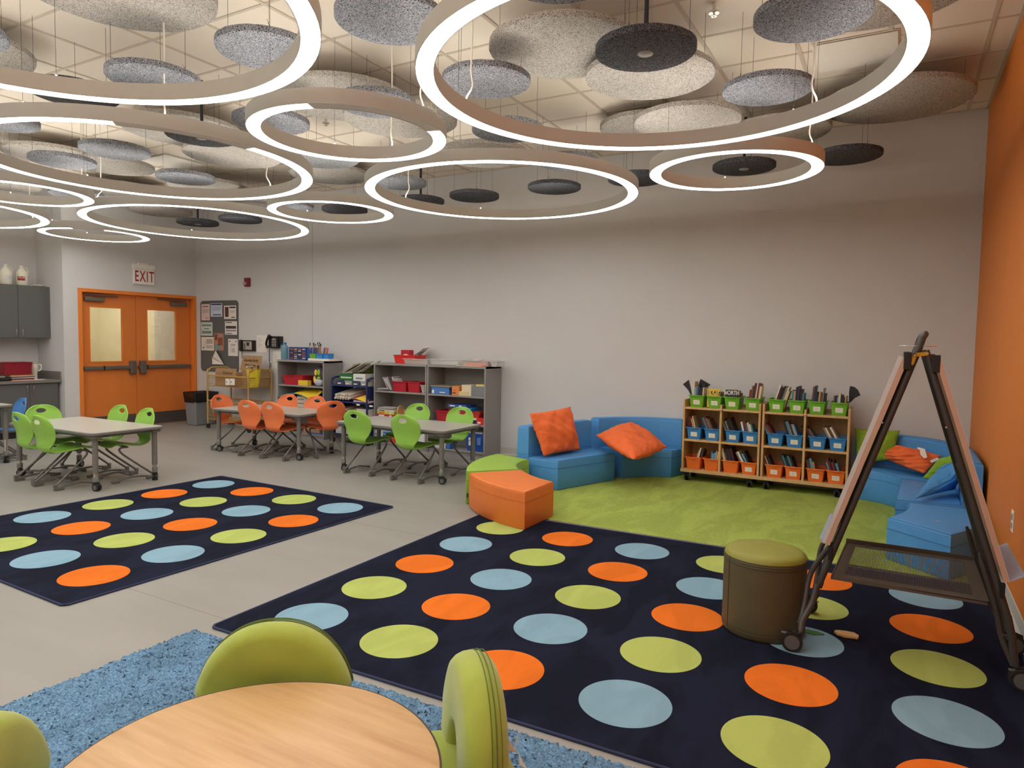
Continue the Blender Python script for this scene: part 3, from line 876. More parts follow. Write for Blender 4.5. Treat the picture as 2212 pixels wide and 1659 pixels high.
def make_table(H=0.568):
    L, W_ = 1.50, 0.76
    zl = H - 0.403
    t = thing('activity_table', None, 'table')
    MB().prism(rrect(-L / 2, -W_ / 2, L / 2, W_ / 2, 0.06), H - 0.030, H - 0.002).build('edge_moulding', M_TEDGE, t, smooth=40, bevel=0.006)
    MB().prism(rrect(-L / 2 + 0.012, -W_ / 2 + 0.012, L / 2 - 0.012, W_ / 2 - 0.012, 0.05), H - 0.004, H).build('tabletop', M_TTOP, t, smooth=40)
    ap = MB()
    ap.box((-L / 2 + 0.07, -W_ / 2 + 0.05, H - 0.055), (L / 2 - 0.07, -W_ / 2 + 0.075, H - 0.03)).box((-L / 2 + 0.07, W_ / 2 - 0.075, H - 0.055), (L / 2 - 0.07, W_ / 2 - 0.05, H - 0.03))
    ap.box((-L / 2 + 0.05, -W_ / 2 + 0.07, H - 0.055), (-L / 2 + 0.075, W_ / 2 - 0.07, H - 0.03)).box((L / 2 - 0.075, -W_ / 2 + 0.07, H - 0.055), (L / 2 - 0.05, W_ / 2 - 0.07, H - 0.03))
    ap.build('apron', M_TEDGE, t, bevel=0.004)
    for i, (sx, sy) in enumerate(((-1, -1), (1, -1), (1, 1), (-1, 1))):
        x, y = sx * (L / 2 - 0.075), sy * (W_ / 2 - 0.075)
        lg = MB().prism(rrect(x - 0.05, y - 0.05, x + 0.05, y + 0.05, 0.03), H - 0.058, H - 0.03).cyl((x, y, zl), (x, y, H - 0.05), 0.026, 20).build('leg', M_TEDGE, t, smooth=40)
        MB().cyl((x, y, 0.12), (x, y, zl + 0.005), 0.020, 16).build('chrome_post', M_CHROME, lg, smooth=40)
        MB().lathe([(0.022, 0.085), (0.027, 0.09), (0.027, 0.135), (0.023, 0.140)], (x, y, 0), 20).build('lower_sleeve', M_TEDGE, lg, smooth=40)
        a = [0.4, 0.2, 2.4, 2.0][i]; dx, dy = math.cos(a), math.sin(a)
        w = MB()
        for s in (-1, 1):
            px, py = x - dy * 0.014 * s + dx * 0.012, y + dx * 0.014 * s + dy * 0.012
            p0 = Vector((px - dy * -0.010, py + dx * -0.010, 0.037)); p1 = Vector((px - dy * 0.010, py + dx * 0.010, 0.037))
            w.cur = 0; w.tube([p0, p1], 0.036, 22)
            w.cur = 1; q = Vector((-dy, dx, 0)) * (0.0112 * s); c = (p0 + p1) / 2
            w.tube([c, c + q], 0.023, 18)
        w.build('caster_wheel', [M_RUBBER, M_HUB], lg, smooth=40)
        MB().box((x - 0.018, y - 0.018, 0.060), (x + 0.018, y + 0.018, 0.088)).box((x + dx * 0.03 - 0.006, y + dy * 0.03 - 0.006, 0.055), (x + dx * 0.055 + 0.006, y + dy * 0.055 + 0.006, 0.063)).build('caster_fork', M_RUBBER, lg, bevel=0.004)
    return t


TB0 = make_table()
tabs = [(-7.36, 4.04, 1.0, 'grey activity table on casters in front of the orange doors, five green chairs'),
        (-7.085, 6.29, 4.5, 'grey activity table on casters ringed by six orange chairs'),
        (-4.80, 6.155, 0.5, 'grey activity table on casters before the grey steel shelves, four green chairs'),
        (-9.63, 3.70, 1.0, 'taller grey activity table at the left edge of the photo with a blue chair')]
for i, (x, y, a, lab) in enumerate(tabs):
    t = TB0 if i == 0 else (make_table(0.68) if i == 3 else copy_tree(TB0))
    t.location = (x, y, 0); t.rotation_euler = (0, 0, R(a)); tag(t, lab, 'table', 'grey activity tables')

G1 = 'green chairs around the left table'; G2 = 'orange chairs around the middle table'; G3 = 'green chairs around the right table'
chair(-7.593, 3.53, 88, 'green', 'lime green shell chair, near left seat of the table before the orange doors', G1)
chair(-7.160, 3.505, 91, 'green', 'lime green shell chair, near right seat of the table before the orange doors', G1)
chair(-7.53, 4.50, -92, 'green', 'lime green shell chair, far left seat facing the camera at the left table', G1)
chair(-6.99, 4.47, -96, 'green', 'lime green shell chair, far right seat facing the camera at the left table', G1)
chair(-8.16, 4.02, 3, 'green', 'lime green shell chair at the left short end of the left table', G1)
chair(-7.033, 5.815, 94, 'orange', 'coral orange shell chair, near left seat at the middle table', G2)
chair(-6.649, 5.84, 92, 'orange', 'coral orange shell chair, near right seat at the middle table', G2)
chair(-6.19, 6.40, 158, 'orange', 'coral orange shell chair at the right short end of the middle table', G2)
chair(-7.935, 6.12, 7, 'orange', 'coral orange shell chair at the left short end of the middle table', G2)
chair(-7.33, 6.74, -88, 'orange', 'coral orange shell chair, far left seat at the middle table', G2)
chair(-6.83, 6.76, -86, 'orange', 'coral orange shell chair, far right seat at the middle table', G2)
chair(-5.167, 5.707, 92, 'green', 'lime green shell chair, near left seat at the table before the steel shelves', G3)
chair(-4.487, 5.69, 91, 'green', 'lime green shell chair, near right seat at the table before the steel shelves', G3)
chair(-5.11, 6.755, -90, 'green', 'lime green shell chair, far left seat at the table before the steel shelves', G3)
chair(-4.46, 6.715, -90, 'green', 'lime green shell chair, far right seat at the table before the steel shelves', G3)
chair(-9.20, 4.30, -98, 'blue', 'blue shell chair at the left edge, tucked under the farthest table', 'blue chairs')

# ------------------------------------------------------------------ soft block seating
def block(name, label, cat, poly, z0, z1, m_, seam, rim=0.022, seamz=None, group=None, tagm=None, crown=True):
    """upholstered foam block from a footprint polygon, crowned top edge, piping and a stitched seam"""
    t = thing(name, label, cat, (poly[0][0], poly[0][1], z0), 0, group)
    P = [Vector((x - poly[0][0], y - poly[0][1], 0)) for x, y in poly]
    cen = sum(P, Vector()) / len(P)
    H = z1 - z0

    def inset(d):
        out = []
        n = len(P)
        area = sum(P[i].x * P[(i + 1) % n].y - P[(i + 1) % n].x * P[i].y for i in range(n))
        sg = 1 if area > 0 else -1
        for i in range(n):
            a, b, c = P[i - 1], P[i], P[(i + 1) % n]
            e1 = (b - a).normalized(); e2 = (c - b).normalized()
            n1 = Vector((-e1.y, e1.x, 0)) * sg; n2 = Vector((-e2.y, e2.x, 0)) * sg
            nn = (n1 + n2); nn = nn / max(0.3, nn.length_squared) * 2
            out.append(b + nn * d)
        return out
    rings = [(0.006, 0.0), (0.0, 0.010), (-0.002, H * 0.5), (0.0, H - rim)]
    for k in range(1, 6):
        q = k / 5 * PI / 2
        rings.append((rim * (1 - math.cos(q)), H - rim + rim * math.sin(q)))
    mb = MB(); n = len(P); vs = []; fs = []
    for d, z in rings:
        for p in inset(d): vs.append((p.x, p.y, z))
    if crown:
        for k_, dz_ in ((0.06, 0.0025), (0.2, 0.005)):
            rings.append((k_, dz_))
            for p in inset(rim):
                q_ = p * (1 - k_) + cen * k_; vs.append((q_.x, q_.y, H + dz_))
    for r_ in range(len(rings) - 1):
        for k in range(n):
            k2 = (k + 1) % n; fs.append((r_ * n + k, r_ * n + k2, (r_ + 1) * n + k2, (r_ + 1) * n + k))
    fs.append(tuple(range(n - 1, -1, -1))); fs.append(tuple(range((len(rings) - 1) * n, len(rings) * n)))
    mb.add(vs, fs).build('upholstery', m_, t, smooth=50)
    sz = seamz if seamz is not None else H * 0.72
    for zz, rr_, dd in ((sz, 0.0016, -0.0026), (H - rim * 0.35, 0.0022, rim * 0.22)):
        pts = inset(dd); pts = [Vector((p.x, p.y, zz)) for p in pts]; pts.append(pts[0])
        MB().tube(pts, rr_, 6, cap=False).build('piping', seam, t, smooth=60)
    if tagm:
        (tx, ty) = tagm
        MB().box((tx - poly[0][0] - 0.004, ty - poly[0][1] - 0.004, 0.06), (tx - poly[0][0] + 0.004, ty - poly[0][1] + 0.004, 0.10)).build('fabric_tag', M_INK, t)
    return t


def wedge(p0, pm, p1, p2, qm, p3, n=14):
    return arc3(p0, pm, p1, n) + arc3(p2, qm, p3, n)


block('curved_ottoman', 'orange curved ottoman on the edge of the large dotted rug', 'ottoman', wedge((-3.335, 5.175), (-2.975, 4.885), (-2.535, 4.745), (-2.530, 5.250), (-2.80, 5.385), (-3.01, 5.575)), 0.010, 0.318, M_ORV, M_SEAMO, group='curved ottomans')
block('curved_ottoman', 'green curved ottoman behind the orange one, beside the blue sofa', 'ottoman', wedge((-3.69, 6.27), (-3.655, 5.75), (-3.415, 5.245), (-3.065, 5.625), (-3.215, 5.85), (-3.235, 6.13)), 0.004, 0.312, M_GREENV, M_SEAMG, group='curved ottomans', tagm=(-3.402, 5.246))
block('curved_ottoman', 'blue curved ottoman in front of the orange wall behind the easel', 'ottoman', wedge((0.335, 5.165), (0.53, 5.60), (0.585, 6.10), (0.10, 6.06), (0.075, 5.74), (-0.025, 5.475)), 0.014, 0.318, M_BLUEV, M_SEAMB, group='curved ottomans')


def sofa(label, front, back, th, zseat=0.318, zback=0.65, n=14):
    """front / back: point lists of the front edge and the outer back edge, both running the same way"""
    nb = len(front)
    inner = []
    for i in range(len(back)):
        f = front[min(nb - 1, round(i * (nb - 1) / max(1, len(back) - 1)))]
        v = Vector((f[0] - back[i][0], f[1] - back[i][1])); v.normalize()
        inner.append((back[i][0] + v.x * th, back[i][1] + v.y * th))
    t = thing('blue_sofa', label, 'sofa', (front[0][0], front[0][1], 0.012), 0, 'blue sofa sections')
    s = block('seat', None, None, front + inner[::-1], 0.014, zseat, M_BLUEV, M_SEAMB)
    b = block('backrest', None, None, inner + back[::-1], 0.014, zback, M_BLUEV, M_SEAMB, rim=0.034, seamz=zseat + 0.01, crown=False)
    for e, nm in ((s, 'seat'), (b, 'backrest')):
        root = None
        for c in list(e.children):
            c.location = Vector(e.location) - Vector(t.location) if True else c.location
            if c.name.startswith('upholstery'):
                root = c; c.name = nm; c.parent = t
        for c in list(e.children):
            if c is not root:
                c.parent = root; c.location = (0, 0, 0)
        for k in list(e.keys()):
            del e[k]
        bpy.data.objects.remove(e)
    return t


sofa('straight blue vinyl sofa section at the left with an upright orange pillow', [(-2.945, 6.20), (-2.80, 6.61), (-2.652, 7.02)], [(-3.43, 6.235), (-3.29, 6.73), (-3.12, 7.235)], 0.135, zback=0.635)
sofa('curved blue vinyl sofa section left of the wooden book carts', arc3((-2.612, 7.165), (-2.437, 7.40), (-2.175, 7.525), 10), arc3((-3.075, 7.335), (-2.72, 7.71), (-2.09, 7.845), 10), 0.125, zback=0.65)
sofa('curved blue vinyl sofa section right of the wooden book carts', arc3((-0.365, 7.505), (-0.12, 7.44), (0.045, 7.225), 10), arc3((-0.35, 7.835), (0.27, 7.70), (0.588, 7.10), 10), 0.125, zback=0.65)
sofa('straight blue vinyl sofa section against the orange wall', [(0.055, 7.185), (0.038, 6.66), (0.02, 6.15)], [(0.592, 7.06), (0.590, 6.6), (0.585, 6.22)], 0.125, zback=0.65)


# ------------------------------------------------------------------ pillows
def pillow(label, c, th, m_, seed=1, pin=0.05, group='throw pillows'):
    """c = four corners in order; th = half thickness"""
    rr = random.Random(seed)
    A, B, C_, D = [Vector(p) for p in c]
    o = (A + B + C_ + D) / 4
    n = ((C_ - A).cross(D - B)).normalized()
    N = 40
    ph = [rr.uniform(0, 6) for _ in range(8)]
    vs = []; fs = []
    for side in (1, -1):
        for j in range(N + 1):
            for i in range(N + 1):
                u, v = i / N, j / N
                # pull the sides in between the corners
                uu = 2 * u - 1; vv = 2 * v - 1
                u2 = 0.5 + 0.5 * uu * (1 - pin * (1 - vv * vv)); v2 = 0.5 + 0.5 * vv * (1 - pin * (1 - uu * uu))
                p = (A * (1 - u2) + B * u2) * (1 - v2) + (D * (1 - u2) + C_ * u2) * v2
                f = max(0, (1 - uu ** 2)) ** 0.55 * max(0, (1 - vv ** 2)) ** 0.55
                w = 0.08 * math.sin(9 * u + 5 * v + ph[0] + side) + 0.08 * math.sin(4 * u - 11 * v + ph[1]) + 0.06 * math.sin(19 * u + 13 * v + ph[2] + 2 * side + 2 * math.sin(5 * v)) + 0.06 * math.sin(-16 * u + 24 * v + ph[3] + 2 * math.sin(6 * u))
                rim = math.exp(-((1 - max(abs(uu), abs(vv))) / 0.16) ** 2) * (0.07 * math.sin(40 * (u + v) + ph[4]) + 0.05 * math.sin(63 * (u - v) + ph[5]))
                h = th * (f * (1 + w) + rim * f * 2)
                vs.append(p + n * h * side)
    M_ = (N + 1) * (N + 1)
    for s in (0, 1):
        for j in range(N):
            for i in range(N):
                q = s * M_ + j * (N + 1) + i
                fs.append((q, q + 1, q + N + 2, q + N + 1))
    base = Vector((o.x, o.y, min(p[2] for p in c)))
    ob = MB().add([v - base for v in vs], fs).build('throw_pillow', m_, smooth=180)
    ob.location = base
    return tag(ob, label, 'pillow', group)


def V3(x, y, z): return (x, y, z)


p1b, p1c = onz(1174, 986, 0.345), onz(1254, 972, 0.345)
pillow('orange pillow standing upright on the straight sofa at the left', [onz(1143, 893, 0.772), onz(1232, 878, 0.798), p1c, p1b], 0.10, M_PILO, 2)
pillow('orange pillow lying flat and crooked on the curved sofa left of the carts', [onz(1287, 940, 0.50), ony(1364, 911, 7.60), onz(1442, 966, 0.40), onz(1368, 993, 0.365)], 0.105, M_PILO, 5, 0.0)
pillow('green pillow propped upright right beside the wooden cart', [ony(1846, 925, 7.66), ony(1944, 930, 7.66), ony(1932, 992, 7.56), ony(1848, 1004, 7.56)], 0.07, M_PILG, 8)
P4 = [onz(1898, 985, 0.42), ony(1936, 961, 7.40), ony(2034, 984, 7.36), onz(1996, 1023, 0.37)]
pillow('orange pillow lying on the curved sofa in the corner, white tag on it', P4, 0.12, M_PILO, 11, 0.0)
pillow('green pillow leaning between the orange and the blue pillow by the wall', [onz(1992, 1033, 0.36), onz(2030, 990, 0.56), onz(2082, 983, 0.62), onz(2055, 1035, 0.36)], 0.06, M_PILG, 14)
pillow('blue satin pillow leaning on the straight sofa by the orange wall', [onz(1974, 1079, 0.345), onz(2040, 1003, 0.56), onz(2084, 990, 0.64), onz(2062, 1058, 0.345)], 0.07, M_PILB, 17)


def paper_scrap(label, pts, px, thick=0.001):
    P = [Vector(p) for p in pts]
    b = sum(P, Vector()) / len(P); b.z = min(p.z for p in P)
    nrm = ((P[1] - P[0]).cross(P[2] - P[0])).normalized() * thick
    n = len(P)
    vs = [p - b for p in P] + [p - b + nrm for p in P]
    o = MB().add(vs, [tuple(range(n - 1, -1, -1)), tuple(range(n, 2 * n))] + [(i, (i + 1) % n, n + (i + 1) % n, n + i) for i in range(n)]).build(px, M_WHITE)
    o.location = b
    return tag(o, label, 'tag')


Yp = 7.23
paper_scrap('folded white tag lying on the orange pillow in the corner', [ony(x, y, Yp + (990 - y) * 0.004) for x, y in ((1980, 968), (1984, 966), (1998, 970), (2003, 988), (1996, 990), (1988, 982), (1987, 972))], 'pillow_tag')
paper_scrap('short white tag on the upper seam of the leaning green pillow', [ony(x, y, 6.80) for x, y in ((2009, 995), (2025, 988), (2029, 993), (2012, 1000))], 'pillow_tag')

# ------------------------------------------------------------------ drum stool
t = thing('drum_stool', 'round olive leather drum stool with lime top on the dotted rug', 'stool', (-0.572, 3.765, 0.009))
MB().lathe([(0.196, 0.0), (0.204, 0.008), (0.207, 0.03), (0.206, 0.12), (0.207, 0.25), (0.206, 0.36), (0.207, 0.392), (0.203, 0.400)], n=64).build('side_panel', M_OLIVE, t, smooth=60)
MB().lathe([(0.204, 0.398), (0.200, 0.412), (0.188, 0.424), (0.165, 0.431), (0.10, 0.436), (0.0, 0.438)], n=64).build('top_cushion', M_OLTOP, t, smooth=60)
for zz in (0.399, 0.385, 0.372, 0.030, 0.045):
    MB().tube([(0.2075 * math.cos(2 * PI * k / 64), 0.2075 * math.sin(2 * PI * k / 64), zz) for k in range(65)], 0.0013, 5, cap=False).build('stitched_seam', M_OLSEAM, t)
q = math.atan2(-3.75, 0.572) - 0.98
MB().tube([(0.2075 * math.cos(q), 0.2075 * math.sin(q), z) for z in (0.03, 0.2, 0.395)], 0.0016, 5).build('side_seam', M_OLSEAM, t)

# scraps on the rug
P = onz(1830, 1369, 0.02)
pts = []
rr = random.Random(4)
for k in range(18):
    a = 2 * PI * k / 18; pts.append((0.050 * math.cos(a) * (1 + rr.uniform(-.13, .13)) * 1.15, 0.036 * math.sin(a) * (1 + rr.uniform(-.15, .15))))
o = MB().prism(pts, 0, 0.014).build('cork_piece', mat('tan_sponge', (214, 176, 122), 0.9, noise=0.08, nscale=60, bump=0.4, bscale=200), bevel=0.003)
o.location = (P.x, P.y, 0.009); tag(o, 'flat tan broken piece of sponge lying on the dark rug under the easel', 'scrap')
P = onz(1752, 1366, 0.01)
pts = [(0.055 * math.cos(2 * PI * k / 20) * (1 + rr.uniform(-.25, .2)), 0.03 * math.sin(2 * PI * k / 20) * (1 + rr.uniform(-.3, .3))) for k in range(20)]
o = MB().prism(pts, 0, 0.002).build('paper_scrap', mat('green_tissue', (70, 120, 66), 0.9, noise=0.1, nscale=30))
o.location = (P.x, P.y, 0.0105); tag(o, 'torn green paper scrap on a blue dot behind the near easel wheel', 'scrap')
P = onz(2027, 1126, 0.33)
o = MB().prism([(0.016 * math.cos(k), 0.012 * math.sin(k)) for k in range(6)], 0, 0.0015).build('clear_sticker', M_CLEAR)
o.location = (P.x, P.y, 0.327); tag(o, 'tiny clear sticker on top of the blue ottoman', 'sticker')

# ------------------------------------------------------------------ foreground round table and its foam chairs
TX, TY, TR, TZ = -1.311, 1.079, 0.458, 0.455
t = thing('round_table', 'round maple topped table in the foreground on the blue rug', 'table', (TX, TY, 0.012))
MB().lathe([(0, TZ - 0.039), (TR - 0.005, TZ - 0.039), (TR - 0.001, TZ - 0.035), (TR - 0.001, TZ - 0.0145), (TR - 0.005, TZ - 0.0125), (0, TZ - 0.012)], n=96).build('tabletop', M_MAPLE, t, smooth=30)
MB().lathe([(TR - 0.001, TZ - 0.037), (TR + 0.002, TZ - 0.036), (TR + 0.002, TZ - 0.0145), (TR - 0.001, TZ - 0.0125), (TR - 0.004, TZ - 0.0123), (TR - 0.004, TZ - 0.037)], n=96, close=True).build('edge_band', M_TRIM, t, smooth=40)
MB().lathe([(0.05, 0.02), (0.05, TZ - 0.04)], n=24).build('column', M_CHFRAME, t, smooth=40)
MB().lathe([(0.26, 0.0), (0.26, 0.012), (0.06, 0.03), (0.0, 0.03)], n=48).build('base_disc', M_CHFRAME, t, smooth=40)


def foam_chair(x, y, deg, label):
    """round foam seat with an arched cushion back; deg = direction the sitter faces"""
    t = thing('foam_chair', label, 'chair', (x, y, 0.012), R(deg - 90), 'lime foam chairs at the round table')
    H = 0.285; rs = 0.215
    MB().lathe([(rs - 0.02, 0), (rs, 0.012), (rs, 0.12), (rs, H - 0.04), (rs - 0.01, H - 0.018), (rs - 0.035, H - 0.004), (rs - 0.09, H + 0.004), (0, H + 0.008)], n=56).build('seat', M_SUEDE, t, smooth=60)
    # arched back: outline in the x-z plane, cut-out at the foot, rounded thickness
    hw, top = 0.252, 0.310
    out = []; inn = []
    N = 40
    for k in range(N + 1):
        a = PI * k / N
        out.append((hw * math.copysign(abs(math.cos(a)) ** 0.92, math.cos(a)) * (1 - 0.06 * (math.sin(a) < 0.25)), top * math.sin(a) ** 0.9))
        inn.append((0.072 * math.cos(a), 0.105 * math.sin(a)))
    d = 0.062
    prof = [(0.0, 0.30), (0.012, 0.72), (0.03, 0.92), (0.06, 1.0)]
    vs = []; fs = []
    lay = []
    # rings from the front face over the rim to the back face
    for side in (1, -1):
        for off, w in (prof if side == 1 else prof[::-1]):
            pass
    rings = []
    K = 9
    for i in range(K):
        q = -PI / 2 + PI * i / (K - 1)
        rings.append((0.040 * (1 - math.cos(q)), d * math.sin(q) * 0.95))
    R_ = []
    for off, yy in rings:
        ring = []
        for (ox, oz), (ix, iz) in zip(out, inn):
            v = Vector((ix - ox, iz - oz)); L = v.length
            p = Vector((ox, oz)) + v * min(0.45, off / max(L, 1e-6)); ring.append((p.x, p.y))
        ring2 = []
        for (ox, oz), (ix, iz) in zip(out, inn):
            v = Vector((ox - ix, oz - iz)); L = v.length
            p = Vector((ix, iz)) + v * min(0.45, off * 0.8 / max(L, 1e-6)); ring2.append((p.x, p.y))
        R_.append((yy, ring, ring2))
    n = N + 1
    for yy, r1, r2 in R_:
        vs += [(x_, yy, z_) for x_, z_ in r1]
        vs += [(x_, yy, z_) for x_, z_ in r2]
    for i in range(K - 1):
        for k in range(N):
            a = i * 2 * n + k; b = (i + 1) * 2 * n + k
            fs.append((a, a + 1, b + 1, b)); fs.append((a + n, b + n, b + n + 1, a + n + 1))
    for i in (0, K - 1):
        for k in range(N):
            a = i * 2 * n + k
            fs.append((a, a + 1, a + n + 1, a + n))
    for k in (0, N):      # the two feet
        fs.append(tuple([i * 2 * n + k for i in range(K)] + [i * 2 * n + n + k for i in range(K - 1, -1, -1)]))
    b = MB(); b.T = Matrix.Translation((0, -0.085, H - 0.008)) @ Matrix.Rotation(R(3), 4, 'X')
    b.add(vs, fs)
    bk = b.build('backrest', M_SUEDE, t, smooth=55)
    sm = MB(); sm.T = b.T
    mid = [(x_ * 1.003, -d * 0.30, z_ * 1.004) for x_, z_ in out]
    sm.tube([Vector(p) for p in mid], 0.0020, 6); sm.tube([Vector((p[0] * 0.997, -d * 0.52, p[2] * 0.996)) for p in mid], 0.0015, 5); sm.tube([Vector((p[0] * 0.999, -d * 0.1, p[2] * 0.999)) for p in mid], 0.0015, 5)
    sm.build('zip_seam', M_SUSEAM, bk, smooth=60)
    return t


foam_chair(-1.635, 1.42, -54, 'lime foam chair behind the round table, its padded back rising above the tabletop')
foam_chair(-1.085, 1.555, -137, 'lime foam chair at the right of the round table, arched back seen edge on')
foam_chair(-1.75, 0.78, 35, 'lime foam chair at the lower left corner, mostly hidden by the table')
P = [onz(1096, 1592, 0.335), onz(1112, 1619, 0.305), onz(1100, 1622, 0.300), onz(1119, 1584, 0.345), onz(1117, 1603, 0.325), onz(1109, 1614, 0.31), onz(1121, 1628, 0.295), onz(1127, 1642, 0.285), onz(1141, 1664, 0.265), onz(1122, 1652, 0.275)]
b = P[6].copy()
o = MB().add([p - b for p in P], [(0, 1, 2), (3, 5, 4), (2, 1, 6), (5, 6, 1), (6, 7, 9), (7, 8, 9)]).build('paper_strip', M_WHITE)
o.location = b; so = o.modifiers.new('s', 'SOLIDIFY'); so.thickness = 0.0015
tag(o, 'crumpled torn white paper strip on the seat rim of the right foam chair', 'paper')

# ------------------------------------------------------------------ rolling whiteboard easel
t = thing('rolling_easel', 'tall brown metal A frame whiteboard easel on casters, seen from its side', 'easel', (0.08, 3.9, 0.009))
O = Vector((0.08, 3.9, 0.009))
YN, YFR = 3.66, 4.19


def L(p): return Vector(p) - O


top = ony(1985, 752, YN); kn = ony(1767, 1268, YN); ft = onz(1738, 1372, 0.095)
hd = ony(1996, 722, YN)
far_top = Vector((top.x, YFR, top.z)); far_kn = Vector((kn.x, YFR, kn.z)); far_hd = Vector((hd.x, YFR, hd.z))
dirl = (top - kn).normalized()
hook = [kn, top, hd - dirl * 0.02, hd + Vector((0.004, 0.02, 0.0)), hd + Vector((0.006, 0.08, 0.002)), far_hd - Vector((-0.006, 0.08, -0.002)), far_hd + Vector((0.004, -0.02, 0)), far_hd - dirl * 0.02, far_top, far_kn]
MB().tube([L(p) for p in hook], 0.0155, 12).build('handle_frame', M_EASEL, t, smooth=60)
wheels = []
WL = [onz(1711, 1384, 0.058), onz(1746, 1304, 0.058), onz(2208, 1468, 0.058), onz(2189, 1391, 0.058)]
for (a, f, nm) in ((kn, WL[0] + Vector((0.030, 0.0, 0.055)), 0), (far_kn, WL[1] + Vector((0.030, 0.0, 0.055)), 1)):
    path = smoothpath([a + (a - f) * -0.06 + Vector((0, 0, 0.03)), a + (f - a) * 0.35 + Vector((0.004, 0, 0)), f + (a - f) * 0.25 + Vector((-0.004, 0, 0)), f + Vector((0.008, 0, 0.0)), f], 5)
    MB().tube([L(p) for p in path], 0.0165, 12).build('leg', M_EASEL, t, smooth=60)
    MB().cyl(L(a), L(a + (a - f).normalized() * 0.03), 0.0185, 14).build('leg_sleeve', M_EASEL, t, smooth=60)
    br0 = a + Vector((-0.018, 0.018, 0.0)) + dirl * 0.24
    path = smoothpath([br0, a + Vector((-0.036, 0.02, 0.06)), (a + f) / 2 + Vector((-0.020, 0.02, 0.02)), f + Vector((0.0, 0.02, 0.03))], 6)
    MB().tube([L(p) for p in path], [0.006] + [0.013] * (len(path) - 1), 12).build('brace', M_EASEL, t, smooth=60)
    wheels.append((WL[nm], 3.25))
rt = ony(2000, 757, YN); rk = ony(2176, 1330, YN)
for (yy, nm) in ((YN, 0), (YFR, 1)):
    a = Vector((rt.x, yy, rt.z)); b = Vector((rk.x - 0.012 * nm, yy, rk.z)); f = WL[2 + nm] + Vector((-0.030, 0.0, 0.055))
    MB().tube([L(a), L(a + (b - a) * 0.5), L(b)], 0.0185, 12, flat=0.8).build('leg', M_EASEL, t, smooth=60)
    path = smoothpath([b + (a - b) * 0.22 + Vector((-0.035, 0.02, 0)), b + Vector((-0.040, 0.025, 0.02)), (b + f) / 2 + Vector((-0.030, 0.02, 0)), f + Vector((-0.004, 0.0, 0.0))], 6)
    MB().tube([L(p) for p in path], [0.006] + [0.013] * (len(path) - 1), 12).build('brace', M_EASEL, t, smooth=60)
    MB().tube([L(b), L((b + f) / 2 + Vector((0.006, 0, 0))), L(f)], 0.0165, 12).build('foot_tube', M_EASEL, t, smooth=60)
    wheels.append((WL[2 + nm], 0.05 + 0.3 * nm))
for (p, a) in wheels:
    dx, dy = math.cos(a), math.sin(a)
    on_rug = 0.009 if p.x < 0.54 else 0.009
    c = Vector((p.x, p.y, 0.048 + on_rug))
    w = MB()
    for s in (-1, 1):
        ax = Vector((-dy, dx, 0))
        w.cur = 0; w.tube([L(c + ax * (0.005 * s)), L(c + ax * (0.022 * s))], 0.048, 28)
        w.cur = 1; w.tube([L(c + ax * (0.022 * s)), L(c + ax * (0.0235 * s))], 0.035, 22)
    wh = w.build('caster_wheel', [M_RUBBER, M_HUB], t, smooth=40)
    MB().tube([L(c + Vector((0.03, 0, 0.01))), L(c + Vector((0.028, 0, 0.045))), L(c + Vector((0.0, 0, 0.052)))], 0.011, 8).build('caster_fork', M_RUBBER, wh, smooth=60)
    MB().box(L(c + Vector((-0.052, -0.008, 0.030))), L(c + Vector((-0.02, 0.008, 0.040)))).build('brake_lever', M_HUB, wh, bevel=0.004)

